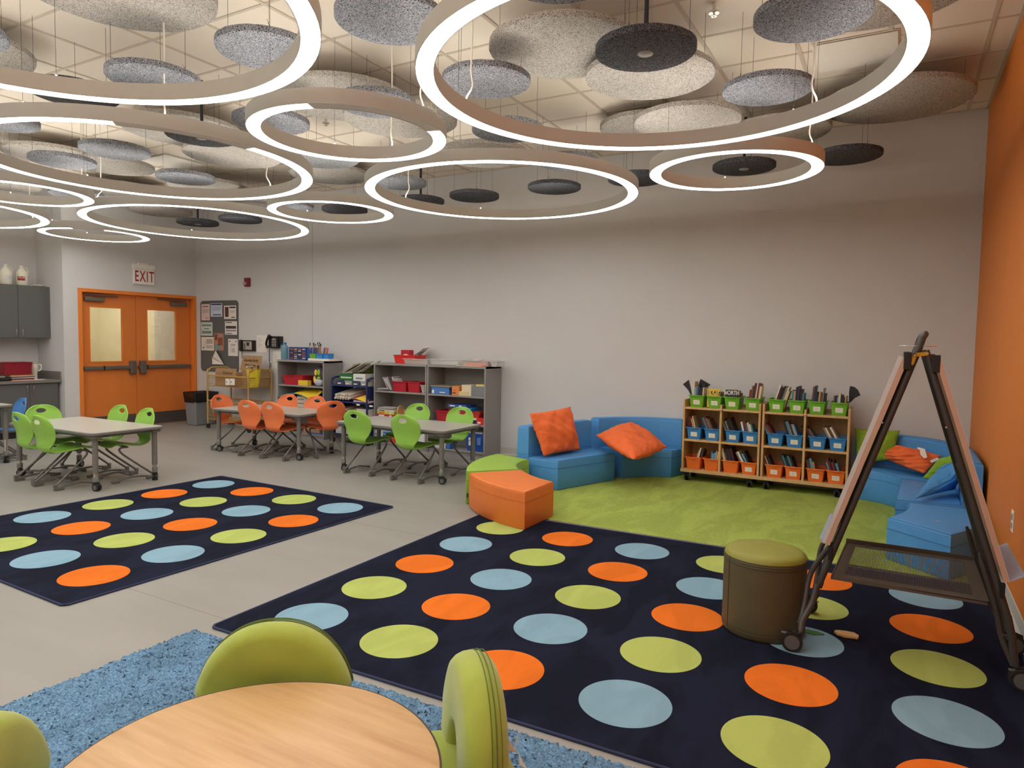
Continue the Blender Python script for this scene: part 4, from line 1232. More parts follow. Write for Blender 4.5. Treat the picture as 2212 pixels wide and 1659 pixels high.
# boards: local frame u along y, s down the slope
for side in (-1, 1):
    if side < 0:
        a, b = top, kn; off = Vector((-dirl.z, 0, dirl.x)) * 0.034
    else:
        a, b = rt, rk; dr = (rt - rk).normalized(); off = Vector((dr.z, 0, -dr.x)) * 0.034
    dn = (b - a).normalized(); Ls = 0.96 if side < 0 else 1.00
    s0 = a + off + dn * 0.06
    pts = []
    th_ = off.normalized() * 0.010
    mb = MB()
    P = [Vector((s0.x, YN - 0.03, s0.z)), Vector((s0.x, YFR + 0.03, s0.z)), Vector((s0.x, YFR + 0.03, s0.z)) + dn * Ls, Vector((s0.x, YN - 0.03, s0.z)) + dn * Ls]
    vs = [L(p - th_) for p in P] + [L(p + th_) for p in P]
    mb.add(vs, [(0, 1, 2, 3), (7, 6, 5, 4), (0, 4, 5, 1), (1, 5, 6, 2), (2, 6, 7, 3), (3, 7, 4, 0)])
    bd = mb.build('board_core', M_BOARDE, t)
    th2 = off.normalized()
    tk = 0.030 if side < 0 else 0.0125
    q = [p + th2 * 0.0105 for p in P]; q2 = [p + th2 * tk for p in P]
    MB().add([L(p) for p in q] + [L(p) for p in q2], [(3, 2, 1, 0), (4, 5, 6, 7), (0, 1, 5, 4), (1, 2, 6, 5), (2, 3, 7, 6), (3, 0, 4, 7)]).build('dry_erase_face', M_BOARDW, bd)
    # clear marker ledge at the foot
    e = P[3] + th2 * 0.012; lw = 0.03 if side < 0 else 0.06
    up = -dn
    vs = [e, e + Vector((0, YFR - YN + 0.06, 0)), e + Vector((0, YFR - YN + 0.06, 0)) + th2 * lw + up * 0.015, e + th2 * lw + up * 0.015]
    vs2 = [v + Vector((0, 0, 0.003)) for v in vs]
    MB().add([L(v) for v in vs + vs2], [(3, 2, 1, 0), (4, 5, 6, 7), (0, 1, 5, 4), (1, 2, 6, 5), (2, 3, 7, 6), (3, 0, 4, 7)]).build('marker_ledge', mat('pale_blue_acrylic', (170, 190, 220), 0.2, noise=0.01, alpha=0.7), bd)
    for yy in (YN - 0.02, YFR + 0.02):
        c = Vector((P[0].x, yy, P[0].z)) - off * 0.25
        MB().box(L(c + Vector((-0.016, -0.012, -0.05))), L(c + Vector((0.016, 0.012, 0.03)))).build('hinge_cap', M_BLACK, t, bevel=0.003)
        c = Vector((P[3].x, yy, P[3].z)) - off * 0.4
        MB().box(L(c + Vector((-0.010, -0.012, -0.07))), L(c + Vector((0.010, 0.012, -0.005)))).build('lower_bracket', M_BLACK, t, bevel=0.003)
# brass links and bolts at the apex, near side
yb = YN - 0.0215
lk = [ony(1970, 785, yb), ony(1976, 767, yb), ony(2002, 764, yb)]
for a, b in ((lk[0], lk[1]), (lk[1], lk[2])):
    for dyy in (0, YFR - YN + 0.043):
        mb = MB(); d = (b - a).normalized(); nrm = Vector((-d.z, 0, d.x)) * 0.0085
        ring = []
        for c, sg in ((a, -1), (b, 1)):
            for k in range(9):
                q = -PI / 2 + PI * k / 8
                ring.append(c + d * (sg * math.cos(q) * 0.0085) + nrm * math.sin(q) * sg)
        vs = [L(p + Vector((0, dyy, 0))) for p in ring] + [L(p + Vector((0, dyy + 0.003, 0))) for p in ring]
        n = len(ring)
        mb.add(vs, [tuple(range(n)), tuple(range(2 * n - 1, n - 1, -1))] + [(i, (i + 1) % n, n + (i + 1) % n, n + i) for i in range(n)])
        mb.build('brass_link', M_BRASS, t)
for p in lk + [ony(1906, 913, YN - 0.017), ony(2044, 923, YN - 0.02), ony(2167, 1372, YN - 0.018), ony(1767, 1300, YN - 0.018)]:
    MB().cyl(L(p + Vector((0, 0.003, 0))), L(p + Vector((0, -0.003, 0))), 0.0045, 10).build('bolt', M_CHROME, t, smooth=50)
# chrome paper ring arms over the apex
for s, cx in ((-1, ony(1957, 750, YN).x), (1, ony(2008, 752, YN).x)):
    z_ = ony(1983, 750, YN).z + 0.005
    path = []
    for k in range(13):
        q = PI / 2 + PI * k / 12
        path.append((cx + s * 0.028 * -math.cos(q) if s > 0 else cx + 0.028 * math.cos(q), YN + 0.02 + 0.026 * math.sin(q), z_))
    path = [(top.x + 0.012, YN - 0.01 + 0.02 + 0.026, z_)] + path + [(top.x + 0.012, YN + 0.02 - 0.026, z_)]
    MB().tube([L(p) for p in path], 0.0022, 6).build('hanging_ring', M_CHROME, t, smooth=60)
for yy in (0.35, 0.62):
    a = far_top + (far_kn - far_top) * yy
MB().tube([L(top + (kn - top) * 0.5), L(far_top + (far_kn - far_top) * 0.5)], 0.009, 8).build('crossbar', M_EASEL, t, smooth=60)
MB().tube([L(Vector((rt.x, YN, rt.z)) + (rk - rt) * 0.5), L(Vector((rt.x, YFR, rt.z)) + (rk - rt) * 0.5)], 0.009, 8).build('crossbar', M_EASEL, t, smooth=60)
# slotted tray
c0, c1 = ony(1795, 1250, YN + 0.02), ony(2137, 1298, YN + 0.02)
c3, c2 = ony(1828, 1173, YFR - 0.01), ony(2104, 1208, YFR - 0.01)
c0.z = c1.z = (c0.z + c1.z) / 2; c3.z = c2.z = (c3.z + c2.z) / 2


def tr(u, v, h=0.0):
    p = (c0 * (1 - u) + c1 * u) * (1 - v) + (c3 * (1 - u) + c2 * u) * v
    return L(p + Vector((0, 0, h)))


def trslab(mb, u0, u1, v0, v1, h0=0.0, h1=0.003):
    vs = [tr(u0, v0, h0), tr(u1, v0, h0), tr(u1, v1, h0), tr(u0, v1, h0), tr(u0, v0, h1), tr(u1, v0, h1), tr(u1, v1, h1), tr(u0, v1, h1)]
    mb.add(vs, [(0, 3, 2, 1), (4, 5, 6, 7), (0, 1, 5, 4), (1, 2, 6, 5), (2, 3, 7, 6), (3, 0, 4, 7)])


mb = MB()
trslab(mb, 0, 1, 0, 0.10); trslab(mb, 0, 1, 0.90, 1); trslab(mb, 0, 0.085, 0.10, 0.90); trslab(mb, 0.915, 1, 0.10, 0.90)
trslab(mb, 0.085, 0.915, 0.345, 0.375)
nb = 78
for k in range(nb):
    u = 0.085 + 0.83 * (k + 0.5) / nb
    trslab(mb, u - 0.0027, u + 0.0027, 0.10, 0.345); trslab(mb, u - 0.0027, u + 0.0027, 0.375, 0.90)
trslab(mb, 0, 1, 0, 0.008, -0.012, 0.006); trslab(mb, 0, 1, 0.985, 1, -0.004, 0.022); trslab(mb, 0, 0.008, 0, 1, -0.012, 0.006); trslab(mb, 0.992, 1, 0, 1, -0.012, 0.006)
mb.build('slotted_tray', mat('tray_brown_metal', (88, 80, 72), 0.45, metal=0.1, noise=0.03, nscale=50), t, merge=False)

# ------------------------------------------------------------------ generic small things
def span(px0, py0, px1, py1, Y):
    pm = (px0 + px1) / 2; qm = (py0 + py1) / 2
    return ony(px0, qm, Y).x, ony(px1, qm, Y).x, ony(pm, py1, Y).z, ony(pm, py0, Y).z


def bin_tub(name, label, cat, x0, x1, y0, y1, z0, z1, m_, taper=0.015, card=True, rim=0.008, group=None, th=0.003):
    """open tapered tub with a rolled rim, dipped at the front"""
    cx, cy = (x0 + x1) / 2, (y0 + y1) / 2
    t = thing(name, label, cat, (cx, cy, z0), 0, group)
    hx, hy, H = (x1 - x0) / 2 - rim, (y1 - y0) / 2 - rim, z1 - z0
    mb = MB(); r = 0.012

    def loop(a, b, z):
        return [(x, y, z) for x, y in rrect(-a, -b, a, b, min(r, a * 0.4), 3)]
    n = len(loop(1, 1, 0))
    L_ = [loop(hx - taper, hy - taper, 0.0), loop(hx, hy, H - 0.004), loop(hx + rim, hy + rim, H - 0.004), loop(hx + rim, hy + rim, H - 0.010), loop(hx + rim, hy + rim, H), loop(hx - th * 0.5, hy - th * 0.5, H), loop(hx - taper - th, hy - taper - th, th)]
    L_ = [L_[0], L_[1], L_[3], L_[4], L_[5], L_[6]]
    vs = [v for l in L_ for v in l]; fs = []
    for i in range(len(L_) - 1):
        for k in range(n):
            k2 = (k + 1) % n; fs.append((i * n + k, i * n + k2, (i + 1) * n + k2, (i + 1) * n + k))
    fs.append(tuple(range(n - 1, -1, -1))); fs.append(tuple((len(L_) - 1) * n + k for k in range(n)))
    mb.add(vs, fs); mb.build('tub', m_, t, smooth=40)
    w = hx * 0.55
    MB().tube([(-w, -hy - rim, H - 0.003), (-w * 0.5, -hy - rim - 0.001, H - 0.010), (0, -hy - rim - 0.001, H - 0.012), (w * 0.5, -hy - rim - 0.001, H - 0.010), (w, -hy - rim, H - 0.003)], 0.0035, 6).build('rim_pull', m_, t, smooth=60)
    if card:
        f = 0.42; yy = -(hy - taper * (1 - f)) - 0.0012; sl = taper / H
        c = MB(); hw, hh = 0.034, 0.024; zc = H * f
        vs = [(-hw, yy + sl * (hh) * 1, zc - hh), (hw, yy + sl * hh, zc - hh), (hw, yy - sl * hh, zc + hh), (-hw, yy - sl * hh, zc + hh)]
        vs += [(a, b - 0.0008, c_) for a, b, c_ in vs]
        c.add(vs, [(3, 2, 1, 0), (4, 5, 6, 7), (0, 1, 5, 4), (1, 2, 6, 5), (2, 3, 7, 6), (3, 0, 4, 7)])
        c.cur = 1
        for q in range(2):
            zz = zc + 0.006 - 0.012 * q
            c.box((-hw * (0.5 - 0.2 * q), yy - sl * 0 - 0.0016, zz), (hw * (0.55 - 0.25 * q), yy - 0.0006, zz + 0.002))
        c.build('label_card', [M_WHITE, mat('pencil_grey', (150, 145, 140), 0.7, noise=0.05)], t, merge=False)
    return t


BCOL = [('black', (30, 30, 34)), ('navy', (36, 46, 86)), ('white', (226, 222, 212)), ('cream', (222, 206, 168)), ('brown', (104, 72, 50)), ('dark red', (128, 34, 38)), ('orange', (226, 112, 52)), ('teal', (64, 128, 138)), ('yellow', (226, 190, 64)), ('grey', (122, 120, 124)), ('sky blue', (104, 168, 206)), ('maroon', (84, 36, 44)), ('green', (76, 112, 66)), ('tan', (190, 158, 112))]
BM = {}


def book_mesh(w, d, h, ci):
    """spine faces the viewer; w thickness, d width of the cover, h height; origin bottom left of the spine"""
    mb = MB(); c = 0.0016
    mb.box((0, 0, 0), (w, c, h)); mb.box((0, c, 0), (c, d, h)); mb.box((w - c, c, 0), (w, d, h))
    mb.cur = 1; mb.box((c, c, 0.003), (w - c, d - 0.004, h - 0.003))
    return mb.mesh('book', [plain(*BCOL[ci][1], 0.5), M_PAPER], merge=False)


ORD = ['first', 'second', 'third', 'fourth', 'fifth', 'sixth', 'seventh', 'eighth', 'ninth', 'tenth', 'eleventh', 'twelfth']


def books(where, group, x0, x1, y, z, spec, lean, seed, h0, h1, start=0.0, paldark=True, maxw=0.022):
    """a leaning run of books, spines to the viewer, numbered from the left within their bin"""
    rr = random.Random(seed)
    th_ = R(lean); c = math.cos(th_)
    n = 0; x = x0 + start; out = []
    items = []
    while n < spec:
        w = rr.uniform(0.010, maxw); h = rr.uniform(h0, h1); d = rr.uniform(0.14, 0.20)
        if x + w / c > x1: break
        items.append((x, w, h, d, rr.choice([0, 0, 1, 2, 3, 4, 5, 9, 11, 13, 7, 10] if paldark else range(len(BCOL)))))
        x += w / c + 0.0012; n += 1
    for i, (x, w, h, d, ci) in enumerate(items):
        key = (round(w, 3), round(d, 2), round(h, 2), ci)
        if key not in BM: BM[key] = book_mesh(*key)
        o = bpy.data.objects.new('book', BM[key]); col.objects.link(o)
        # lean < 0 tips the top towards the left
        dz = key[0] * math.sin(abs(th_)) if th_ > 0 else 0.0
        o.location = (x, y + rr.uniform(0, 0.02), z + (dz if th_ > 0 else 0.0) + 0.001)
        o.rotation_euler = (R(rr.uniform(-3, 0)), th_, 0)
        nm = BCOL[ci][0]
        tag(o, '%s book, %s from the left in %s' % (nm, ORD[i], where), 'book', group)
        out.append(o)
    return out


# ------------------------------------------------------------------ wooden book carts
CY0, CY1 = 7.44, 7.80


def cart(x0, x1, label):
    t = thing('book_cart', label, 'bookshelf', ((x0 + x1) / 2, (CY0 + CY1) / 2, 0.012))
    ox, oy = t.location.x, t.location.y
    T_ = 0.021; z0 = 0.112; zt = 0.905

    def bx(nm, a, b): return MB().box((a[0] - ox, a[1] - oy, a[2] - 0.012), (b[0] - ox, b[1] - oy, b[2] - 0.012)).build(nm, M_BIRCH, t, bevel=0.002)
    bx('side_panel', (x0, CY0, z0 + 0.035), (x0 + T_, CY1, zt)); bx('side_panel', (x1 - T_, CY0, z0 + 0.035), (x1, CY1, zt))
    bx('bottom_board', (x0 - 0.008, CY0 - 0.008, z0), (x1 + 0.008, CY1, z0 + 0.035))
    xm = (x0 + x1) / 2
    bx('middle_panel', (xm - T_ / 2, CY0, z0 + 0.035), (xm + T_ / 2, CY1 - 0.006, 0.868))
    for z in (0.452, 0.802): bx('shelf', (x0 + T_, CY0 + 0.002, z), (x1 - T_, CY1 - 0.006, z + 0.022))
    bx('back_panel', (x0 + T_, CY1 - 0.006, z0 + 0.035), (x1 - T_, CY1, 0.86))
    MB().lathe([(0.0, -0.002), (0.022, -0.002), (0.024, 0.0), (0.022, 0.003), (0, 0.004)], (xm - ox, CY0 - 0.004 - oy, 0.815 - 0.012), 16).build('lock_cap', M_CHROME, t, smooth=50)
    for sx in (x0 + 0.06, x1 - 0.09):
        for sy in (CY0 + 0.05, CY1 - 0.05):
            w = MB()
            for s in (-1, 1):
                w.cur = 0; w.tube([(sx + s * 0.004 - ox, sy - oy, 0.040), (sx + s * 0.018 - ox, sy - oy + 0.004, 0.040)], 0.040, 22)
                w.cur = 1; w.tube([(sx + s * 0.018 - ox, sy - oy + 0.004, 0.040), (sx + s * 0.0195 - ox, sy - oy + 0.004, 0.040)], 0.027, 18)
            ww = w.build('caster_wheel', [M_RUBBER, M_HUB], t, smooth=40)
            MB().box((sx - 0.026 - ox, sy - 0.026 - oy, 0.088), (sx + 0.026 - ox, sy + 0.026 - oy, 0.100)).box((sx - 0.012 - ox, sy - 0.02 - oy, 0.05), (sx + 0.012 - ox, sy + 0.03 - oy, 0.09)).build('caster_plate', M_RUBBER, ww, bevel=0.003)
    return t


CX = [(-2.038, -1.228), (-1.212, -0.395)]
cart(*CX[0], 'left one of two birch book carts on casters, holding colour sorted bins')
cart(*CX[1], 'right one of two birch book carts on casters, next to the green pillow')

BINS = {'green': ([(1486.5, 1521.5), (1525, 1559.4), (1561.7, 1598.7), (1606, 1643), (1656.4, 1695), (1700.4, 1739.5), (1742.5, 1783.3), (1790.4, 1832)], 0.824, 0.132, M_BING),
        'blue': ([(1481, 1516), (1519, 1555.6), (1564, 1600), (1600.3, 1639), (1654.4, 1693.2), (1695, 1735.5), (1744.5, 1785.8), (1787.8, 1830)], 0.474, 0.130, M_BINB),
        'orange': ([(1478, 1515), (1517, 1553.7), (1557.6, 1596), (1597.4, 1635), (1650.8, 1691.5), (1692.4, 1732.7), (1739.4, 1781.9), (1782.8, 1827)], 0.147, 0.132, M_BINO)}
PLACE = ['leftmost', 'second', 'third', 'fourth', 'leftmost', 'second', 'third', 'fourth']
LV = {'green': 'on top of', 'blue': 'on the middle shelf of', 'orange': 'on the bottom shelf of'}
PYROW = {'green': (868, 913), 'blue': (928, 965), 'orange': (1000, 1035)}
BOOKSPEC = {
    'green': [(12, 3, .20, .28, 0), (12, 2, .16, .17, 0), (12, 2, .17, .19, 0), (12, 6, .20, .29, 0), (8, 16, .22, .28, .01), (12, 2, .18, .28, 0), (12, 4, .18, .28, 0), (12, 2, .18, .21, 0)],
    'blue': [(5, -14, .22, .25, .02), (9, -24, .23, .27, .03), (9, -22, .22, .27, .02), (9, -14, .19, .23, .01), (4, -28, .22, .25, .04), (9, -20, .23, .27, .03), (7, -34, .23, .27, .03), (7, -28, .23, .27, .03)],
    'orange': [(5, 12, .19, .23, .07), (6, 4, .18, .21, .04), (8, -16, .21, .26, .02), (8, -28, .22, .26, .03), (5, -24, .19, .22, .02), (6, -22, .20, .24, .02), (5, -12, .19, .23, .01), (6, -18, .20, .25, .03)]}
for cname, (rects, zb, hh, mm) in BINS.items():
    for i, (a, b) in enumerate(rects):
        py = PYROW[cname][0] + (PYROW[cname][1] - PYROW[cname][0]) * i / 7
        xa, xb = ony(a, py, CY0 + 0.012).x, ony(b, py, CY0 + 0.012).x
        cs = 'left cart' if i < 4 else 'right cart'
        lab = '%s book bin, %s on the %s %s cart' % (cname, PLACE[i], {'green': 'top of the', 'blue': 'middle shelf of the', 'orange': 'bottom shelf of the'}[cname], 'left' if i < 4 else 'right')
        bin_tub('book_bin', lab, 'bin', xa, xb, CY0 + 0.01, CY0 + 0.30, zb + 0.001, zb + hh, mm, card=not (cname == 'orange' and i < 3), group='%s book bins' % cname)
        n, lean, h0, h1, st = BOOKSPEC[cname][i]
        where = 'the %s %s bin of the %s' % (PLACE[i], cname, cs)
        books(where, 'books in the %s bins' % cname, xa + 0.024, xb - 0.020, CY0 + 0.045, zb + 0.005, n, lean, 100 + i + 10 * len(cname), h0, h1, st, maxw=0.024 if cname == 'green' and i in (1, 2) else 0.02)
# covers facing out of the green bins, and folded black folders behind
def facing(label, px0, py0, px1, py1, Y, d, rgb, zb):
    x0, x1, z0, z1 = span(px0, py0, px1, py1, Y)
    o = MB().box((0, 0, 0), (x1 - x0, d, z1 - zb)).build('book', plain(*rgb, 0.5), bevel=0.001)
    o.location = (x0, Y, zb)
    return tag(o, label, 'book', 'books in the green bins'), x0, x1, z0, z1


o, x0, x1, z0, z1 = facing('yellow illustrated book facing out of the second green bin of the left cart', 1528, 840, 1556, 855, CY0 + 0.034, 0.02, (222, 190, 84), 0.835)
mb = MB()
for k, (a, b_, w_, h_) in enumerate(((0.010, 0.150, 0.004, 0.05), (0.040, 0.160, 0.012, 0.034), (0.058, 0.150, 0.008, 0.02), (0.072, 0.170, 0.016, 0.022), (0.10, 0.150, 0.004, 0.045), (0.112, 0.150, 0.03, 0.010), (0.12, 0.168, 0.014, 0.02))):
    mb.box((a, -0.001, b_ - 0.02), (a + w_, 0, b_ + h_ - 0.02))
mb.build('cover_print', M_INK, o)
o, x0, x1, z0, z1 = facing('dark book with the white title NORTH facing out of the third green bin', 1567, 842, 1594, 857, CY0 + 0.034, 0.02, (40, 46, 60), 0.835)
text_obj('title', 'NORTH', 0.062, M_WHITE, face_back((x1 - x0) / 2, -0.0008, (z1 - 0.835) - 0.034), o, sx=0.72, bold=0.0012)
for (pp, lab) in ((((1475, 830), (1487, 821), (1491, 838), (1494, 856), (1486, 842)), 'black paper folder fanning left behind the leftmost green bin'),
                  (((1507, 856), (1506, 838), (1513, 819), (1522, 824), (1534, 831), (1521, 841)), 'black paper folder fanning right behind the leftmost green bin'),
                  (((1834, 872), (1834, 848), (1836, 834), (1845, 836), (1853, 843), (1858, 854), (1846, 860)), 'dark rumpled folder fanning out at the right end of the right cart')):
    Y = CY0 + 0.2
    pts = [ony(a, b, Y) for a, b in pp]
    base = Vector((pts[0].x, Y, min(p.z for p in pts)))
    n = len(pts)
    vs = [p - base for p in pts] + [p - base + Vector((0.003, 0.016, 0.0)) for p in pts]
    o = MB().add(vs, [tuple(range(n)), tuple(range(2 * n - 1, n - 1, -1))] + [(i, (i + 1) % n, n + (i + 1) % n, n + i) for i in range(n)]).build('paper_folder', plain(34, 34, 38))
    o.location = base; tag(o, lab, 'folder')

# ------------------------------------------------------------------ grey steel shelves
SY0, SY1 = 7.475, 7.865


def steel_shelf(x0, x1, ztop, label, shelves=(0.785, 0.42, 0.065)):
    t = thing('steel_shelf', label, 'shelf', ((x0 + x1) / 2, (SY0 + SY1) / 2, 0), 0, 'grey steel shelf units')
    ox, oy = t.location.x, t.location.y

    def bx(nm, a, b): return MB().box((a[0] - ox, a[1] - oy, a[2]), (b[0] - ox, b[1] - oy, b[2])).build(nm, M_STEEL, t, bevel=0.002)
    bx('side_panel', (x0, SY0, 0), (x0 + 0.022, SY1, ztop)); bx('side_panel', (x1 - 0.022, SY0, 0), (x1, SY1, ztop))
    bx('top_panel', (x0, SY0 - 0.002, ztop - 0.028), (x1, SY1, ztop + 0.001)); bx('back_panel', (x0 + 0.022, SY1 - 0.006, 0), (x1 - 0.022, SY1, ztop - 0.028))
    for z in shelves: bx('shelf', (x0 + 0.022, SY0 + 0.006, z - 0.022), (x1 - 0.022, SY1 - 0.006, z))
    bx('kick_board', (x0 + 0.022, SY0 + 0.02, 0), (x1 - 0.022, SY0 + 0.03, shelves[-1] - 0.022))
    for z in (0.72, 1.10):
        MB().cyl((x1 - ox, SY0 + 0.05 - oy, z), (x1 - ox + 0.0015, SY0 + 0.05 - oy, z), 0.004, 8).build('screw', M_BLACK, t)
    MB().tube([((x0 + x1) / 2 - 0.035 - ox, SY0 - 0.004 - oy, ztop - 0.012), ((x0 + x1) / 2 + 0.035 - ox, SY0 - 0.004 - oy, ztop - 0.012)], 0.006, 8).build('latch', M_STEEL, t, smooth=50)
    return t


steel_shelf(-8.375, -7.395, 1.165, 'grey steel shelf unit at the left with paint brushes on top')
steel_shelf(-6.44, -5.525, 1.172, 'grey steel shelf unit in the middle with a red tub on top')
steel_shelf(-5.515, -4.592, 1.174, 'grey steel shelf unit at the right with clear trays on top')


def pbox(name, label, cat, px0, py0, px1, py1, Y, d, m_, zb=None, group=None, bevel=0.002, rz=0):
    x0, x1, z0, z1 = span(px0, py0, px1, py1, Y)
    if zb is not None: z0 = zb
    o = MB().box((0, 0, 0), (x1 - x0, d, z1 - z0)).build(name, m_, bevel=bevel)
    o.location = (x0, Y, z0 + 0.0005); o.rotation_euler.z = rz
    return tag(o, label, cat, group)


def tub(name, label, px0, py0, px1, py1, Y, d, m_, zb, cat='bin', **k):
    x0, x1, z0, z1 = span(px0, py0, px1, py1, Y)
    return bin_tub(name, label, cat, x0, x1, Y, min(Y + d, SY1 - 0.012) if Y > 7.4 else Y + d, zb + 0.001, z1, m_, card=False, **k)


def print_on(o, dx, dz, w, h, m_, name='printed_label'):
    return MB().box((dx, -0.001, dz), (dx + w, 0.0, dz + h)).build(name, m_, o)


def roll_papers(label, group, P, n, ln, r, m_, spread, seed, ang0):
    rr = random.Random(seed)
    for k in range(n):
        o = MB().lathe([(r * 0.75, 0), (r, 0), (r, ln), (r * 0.75, ln)], n=12, close=True).build('paper_roll', m_, smooth=40)
        o.rotation_euler = (R(-62), R(rr.uniform(-8, 8)), R(ang0 + rr.uniform(-7, 7)))
        o.location = (P[0] + spread * (k % 5) / 4, P[1] + 0.01 * (k // 5), P[2] + 0.04 * (k // 5))
        tag(o, label, 'paper roll', group)


TOPZ = 1.1735
# top of the middle and right units
tub('storage_tub', 'bright red tub of craft plates on top of the middle steel shelf', 848, 767, 896, 786, 7.49, 0.28, M_BINRR, TOPZ)
x0, x1, z0, z1 = span(857, 757, 885, 768, 7.55)
o = MB().lathe([(0.07, 0), (0.07, 0.006)], n=28).build('paper_plate', M_WHITE); o.location = ((x0 + x1) / 2, 7.60, 1.235); o.rotation_euler = (R(80), 0, 0); tag(o, 'round printed plate standing in the bright red tub', 'plate')
pbox('storage_box', 'small crimson box standing up in the bright red tub', 'box', 866, 756, 884, 768, 7.64, 0.10, M_BINR, 1.2)
tub('document_tray', 'clear tray of papers on top of the middle steel shelf', 869, 775, 924, 787, 7.48, 0.27, M_CLEAR, TOPZ, cat='tray')
tub('document_tray', 'clear handled tray on top of the right steel shelf, left of the orange papers', 925, 776, 990, 790, 7.48, 0.27, M_CLEAR, TOPZ + 0.004, cat='tray')
tub('document_tray', 'clear tray with orange papers on top of the right steel shelf', 996, 778, 1055, 792, 7.48, 0.27, M_CLEAR, TOPZ + 0.004, cat='tray')
tub('document_tray', 'small clear tray at the right end on top of the right steel shelf', 1056, 780, 1074, 791, 7.48, 0.25, M_CLEAR, TOPZ + 0.004, cat='tray')
for k in range(7):
    p = onz(892 + 3 * k, 776, 1.21)
    o = MB().box((0, 0, 0), (0.25, 0.18, 0.003)).build('paper_sheet', [M_WHITE, plain(190, 180, 190)][k % 2]); o.location = (-6.0 + 0.016 * k, 7.56 + 0.01 * k, 1.20 + 0.008 * k); o.rotation_euler = (R(6), R(-22 - 2 * k), R(8 * (k % 3)))
    tag(o, 'loose sheet slanting out of the clear tray beside the red tub', 'paper', 'loose sheets over the middle shelf tray')
pbox('paper_stack', 'stack of orange paper in the clear tray on the right steel shelf', 'paper', 1008, 781, 1050, 791, 7.50, 0.20, plain(240, 120, 84), TOPZ + 0.008)
o = MB().box((0, 0, 0), (0.22, 0.12, 0.002)).build('paper_sheet', plain(240, 116, 60)); o.location = (-4.98, 7.6, 1.215); o.rotation_euler = (0, R(-10), 0.1); tag(o, 'orange sheet sticking up behind the stack of orange paper', 'paper')
pbox('paper_sheet', 'dark and cream sheets hanging over the front edge under the clear trays', 'paper', 985, 790, 1040, 791.5, 7.468, 0.2, plain(230, 200, 176), TOPZ)

# middle unit, upper shelf
S1 = 0.7855
tub('storage_tub', 'left crimson tub of bagged papers on the middle steel shelf', 845, 824, 877, 843, 7.49, 0.28, M_BINR, S1, group='crimson tubs on the steel shelves')
tub('storage_tub', 'right crimson tub of bagged papers on the middle steel shelf', 877, 825, 906, 845, 7.49, 0.28, M_BINR, S1, group='crimson tubs on the steel shelves')
tub('storage_tub', 'small clear grey tub squeezed at the right end of the middle unit upper shelf', 906, 832, 918, 845, 7.49, 0.26, M_CLEAR, S1)
for k in range(4):
    o = MB().box((0, 0, 0), (0.20, 0.24, 0.006)).build('magazine', plain(*[(60, 58, 62), (210, 206, 200), (90, 88, 94), (200, 200, 204)][k])); o.location = (-6.40, 7.50, S1 + 0.001 + 0.0075 * k); o.rotation_euler = (0, 0, R([0, 4, -3, 2][k])); tag(o, 'thin magazine in the small pile left of the crimson tubs', 'magazine', 'magazines on the middle unit')
rr = random.Random(9)
for k in range(10):
    a = [-30, -34, -38, -28, -26, -22, -26, -30, -34, -40][k]
    o = MB().box((0, 0, 0), (0.005, 0.17, 0.20)).build('bagged_sheet', [plain(214, 208, 212), plain(120, 100, 110), plain(230, 228, 226)][k % 3]); o.location = (-6.23 + 0.022 * k + (0.03 if k > 4 else 0), 7.53, S1 + 0.012); o.rotation_euler = (0, R(a), 0)
    tag(o, 'plastic bagged sheets fanning out of the crimson tubs', 'paper', 'bagged sheets in the crimson tubs')
# right unit, upper shelf
o = pbox('game_box', 'blue box with a white letter strip on the right unit upper shelf', 'box', 932, 836, 970, 848, 7.49, 0.28, plain(76, 124, 196), S1)
print_on(o, 0.008, 0.01, 0.035, 0.045, M_WHITE); print_on(o, 0.13, 0.02, 0.09, 0.012, M_WHITE)
pbox('paper_stack', 'loose brown papers lying on the blue box of the right unit', 'paper', 930, 833.5, 974, 836, 7.48, 0.27, plain(150, 138, 110), None)
o = pbox('supply_box', 'orange carton between the blue box and the cream papers', 'box', 976, 834, 992, 850, 7.49, 0.12, plain(226, 142, 78), S1)
print_on(o, 0.012, 0.02, 0.05, 0.022, plain(150, 60, 40)); print_on(o, 0.02, 0.06, 0.045, 0.008, plain(160, 90, 60))
pbox('paper_stack', 'messy stack of cream paper pads on the right unit upper shelf', 'paper', 997, 832, 1018, 851, 7.49, 0.2, M_PAPER, S1 + 0.0)
pbox('paper_stack', 'lower cream pad sticking out left of the messy paper stack', 'paper', 991, 846, 1010, 852, 7.482, 0.2, plain(222, 200, 150), S1)
pbox('storage_box', 'plain grey carton at the right end of the right unit upper shelf', 'box', 1019, 835, 1046.5, 853, 7.49, 0.25, plain(128, 132, 136), S1)
pbox('paper_stack', 'yellow papers lying on the plain grey carton', 'paper', 1028, 831, 1047, 835, 7.50, 0.2, plain(222, 206, 130), None)
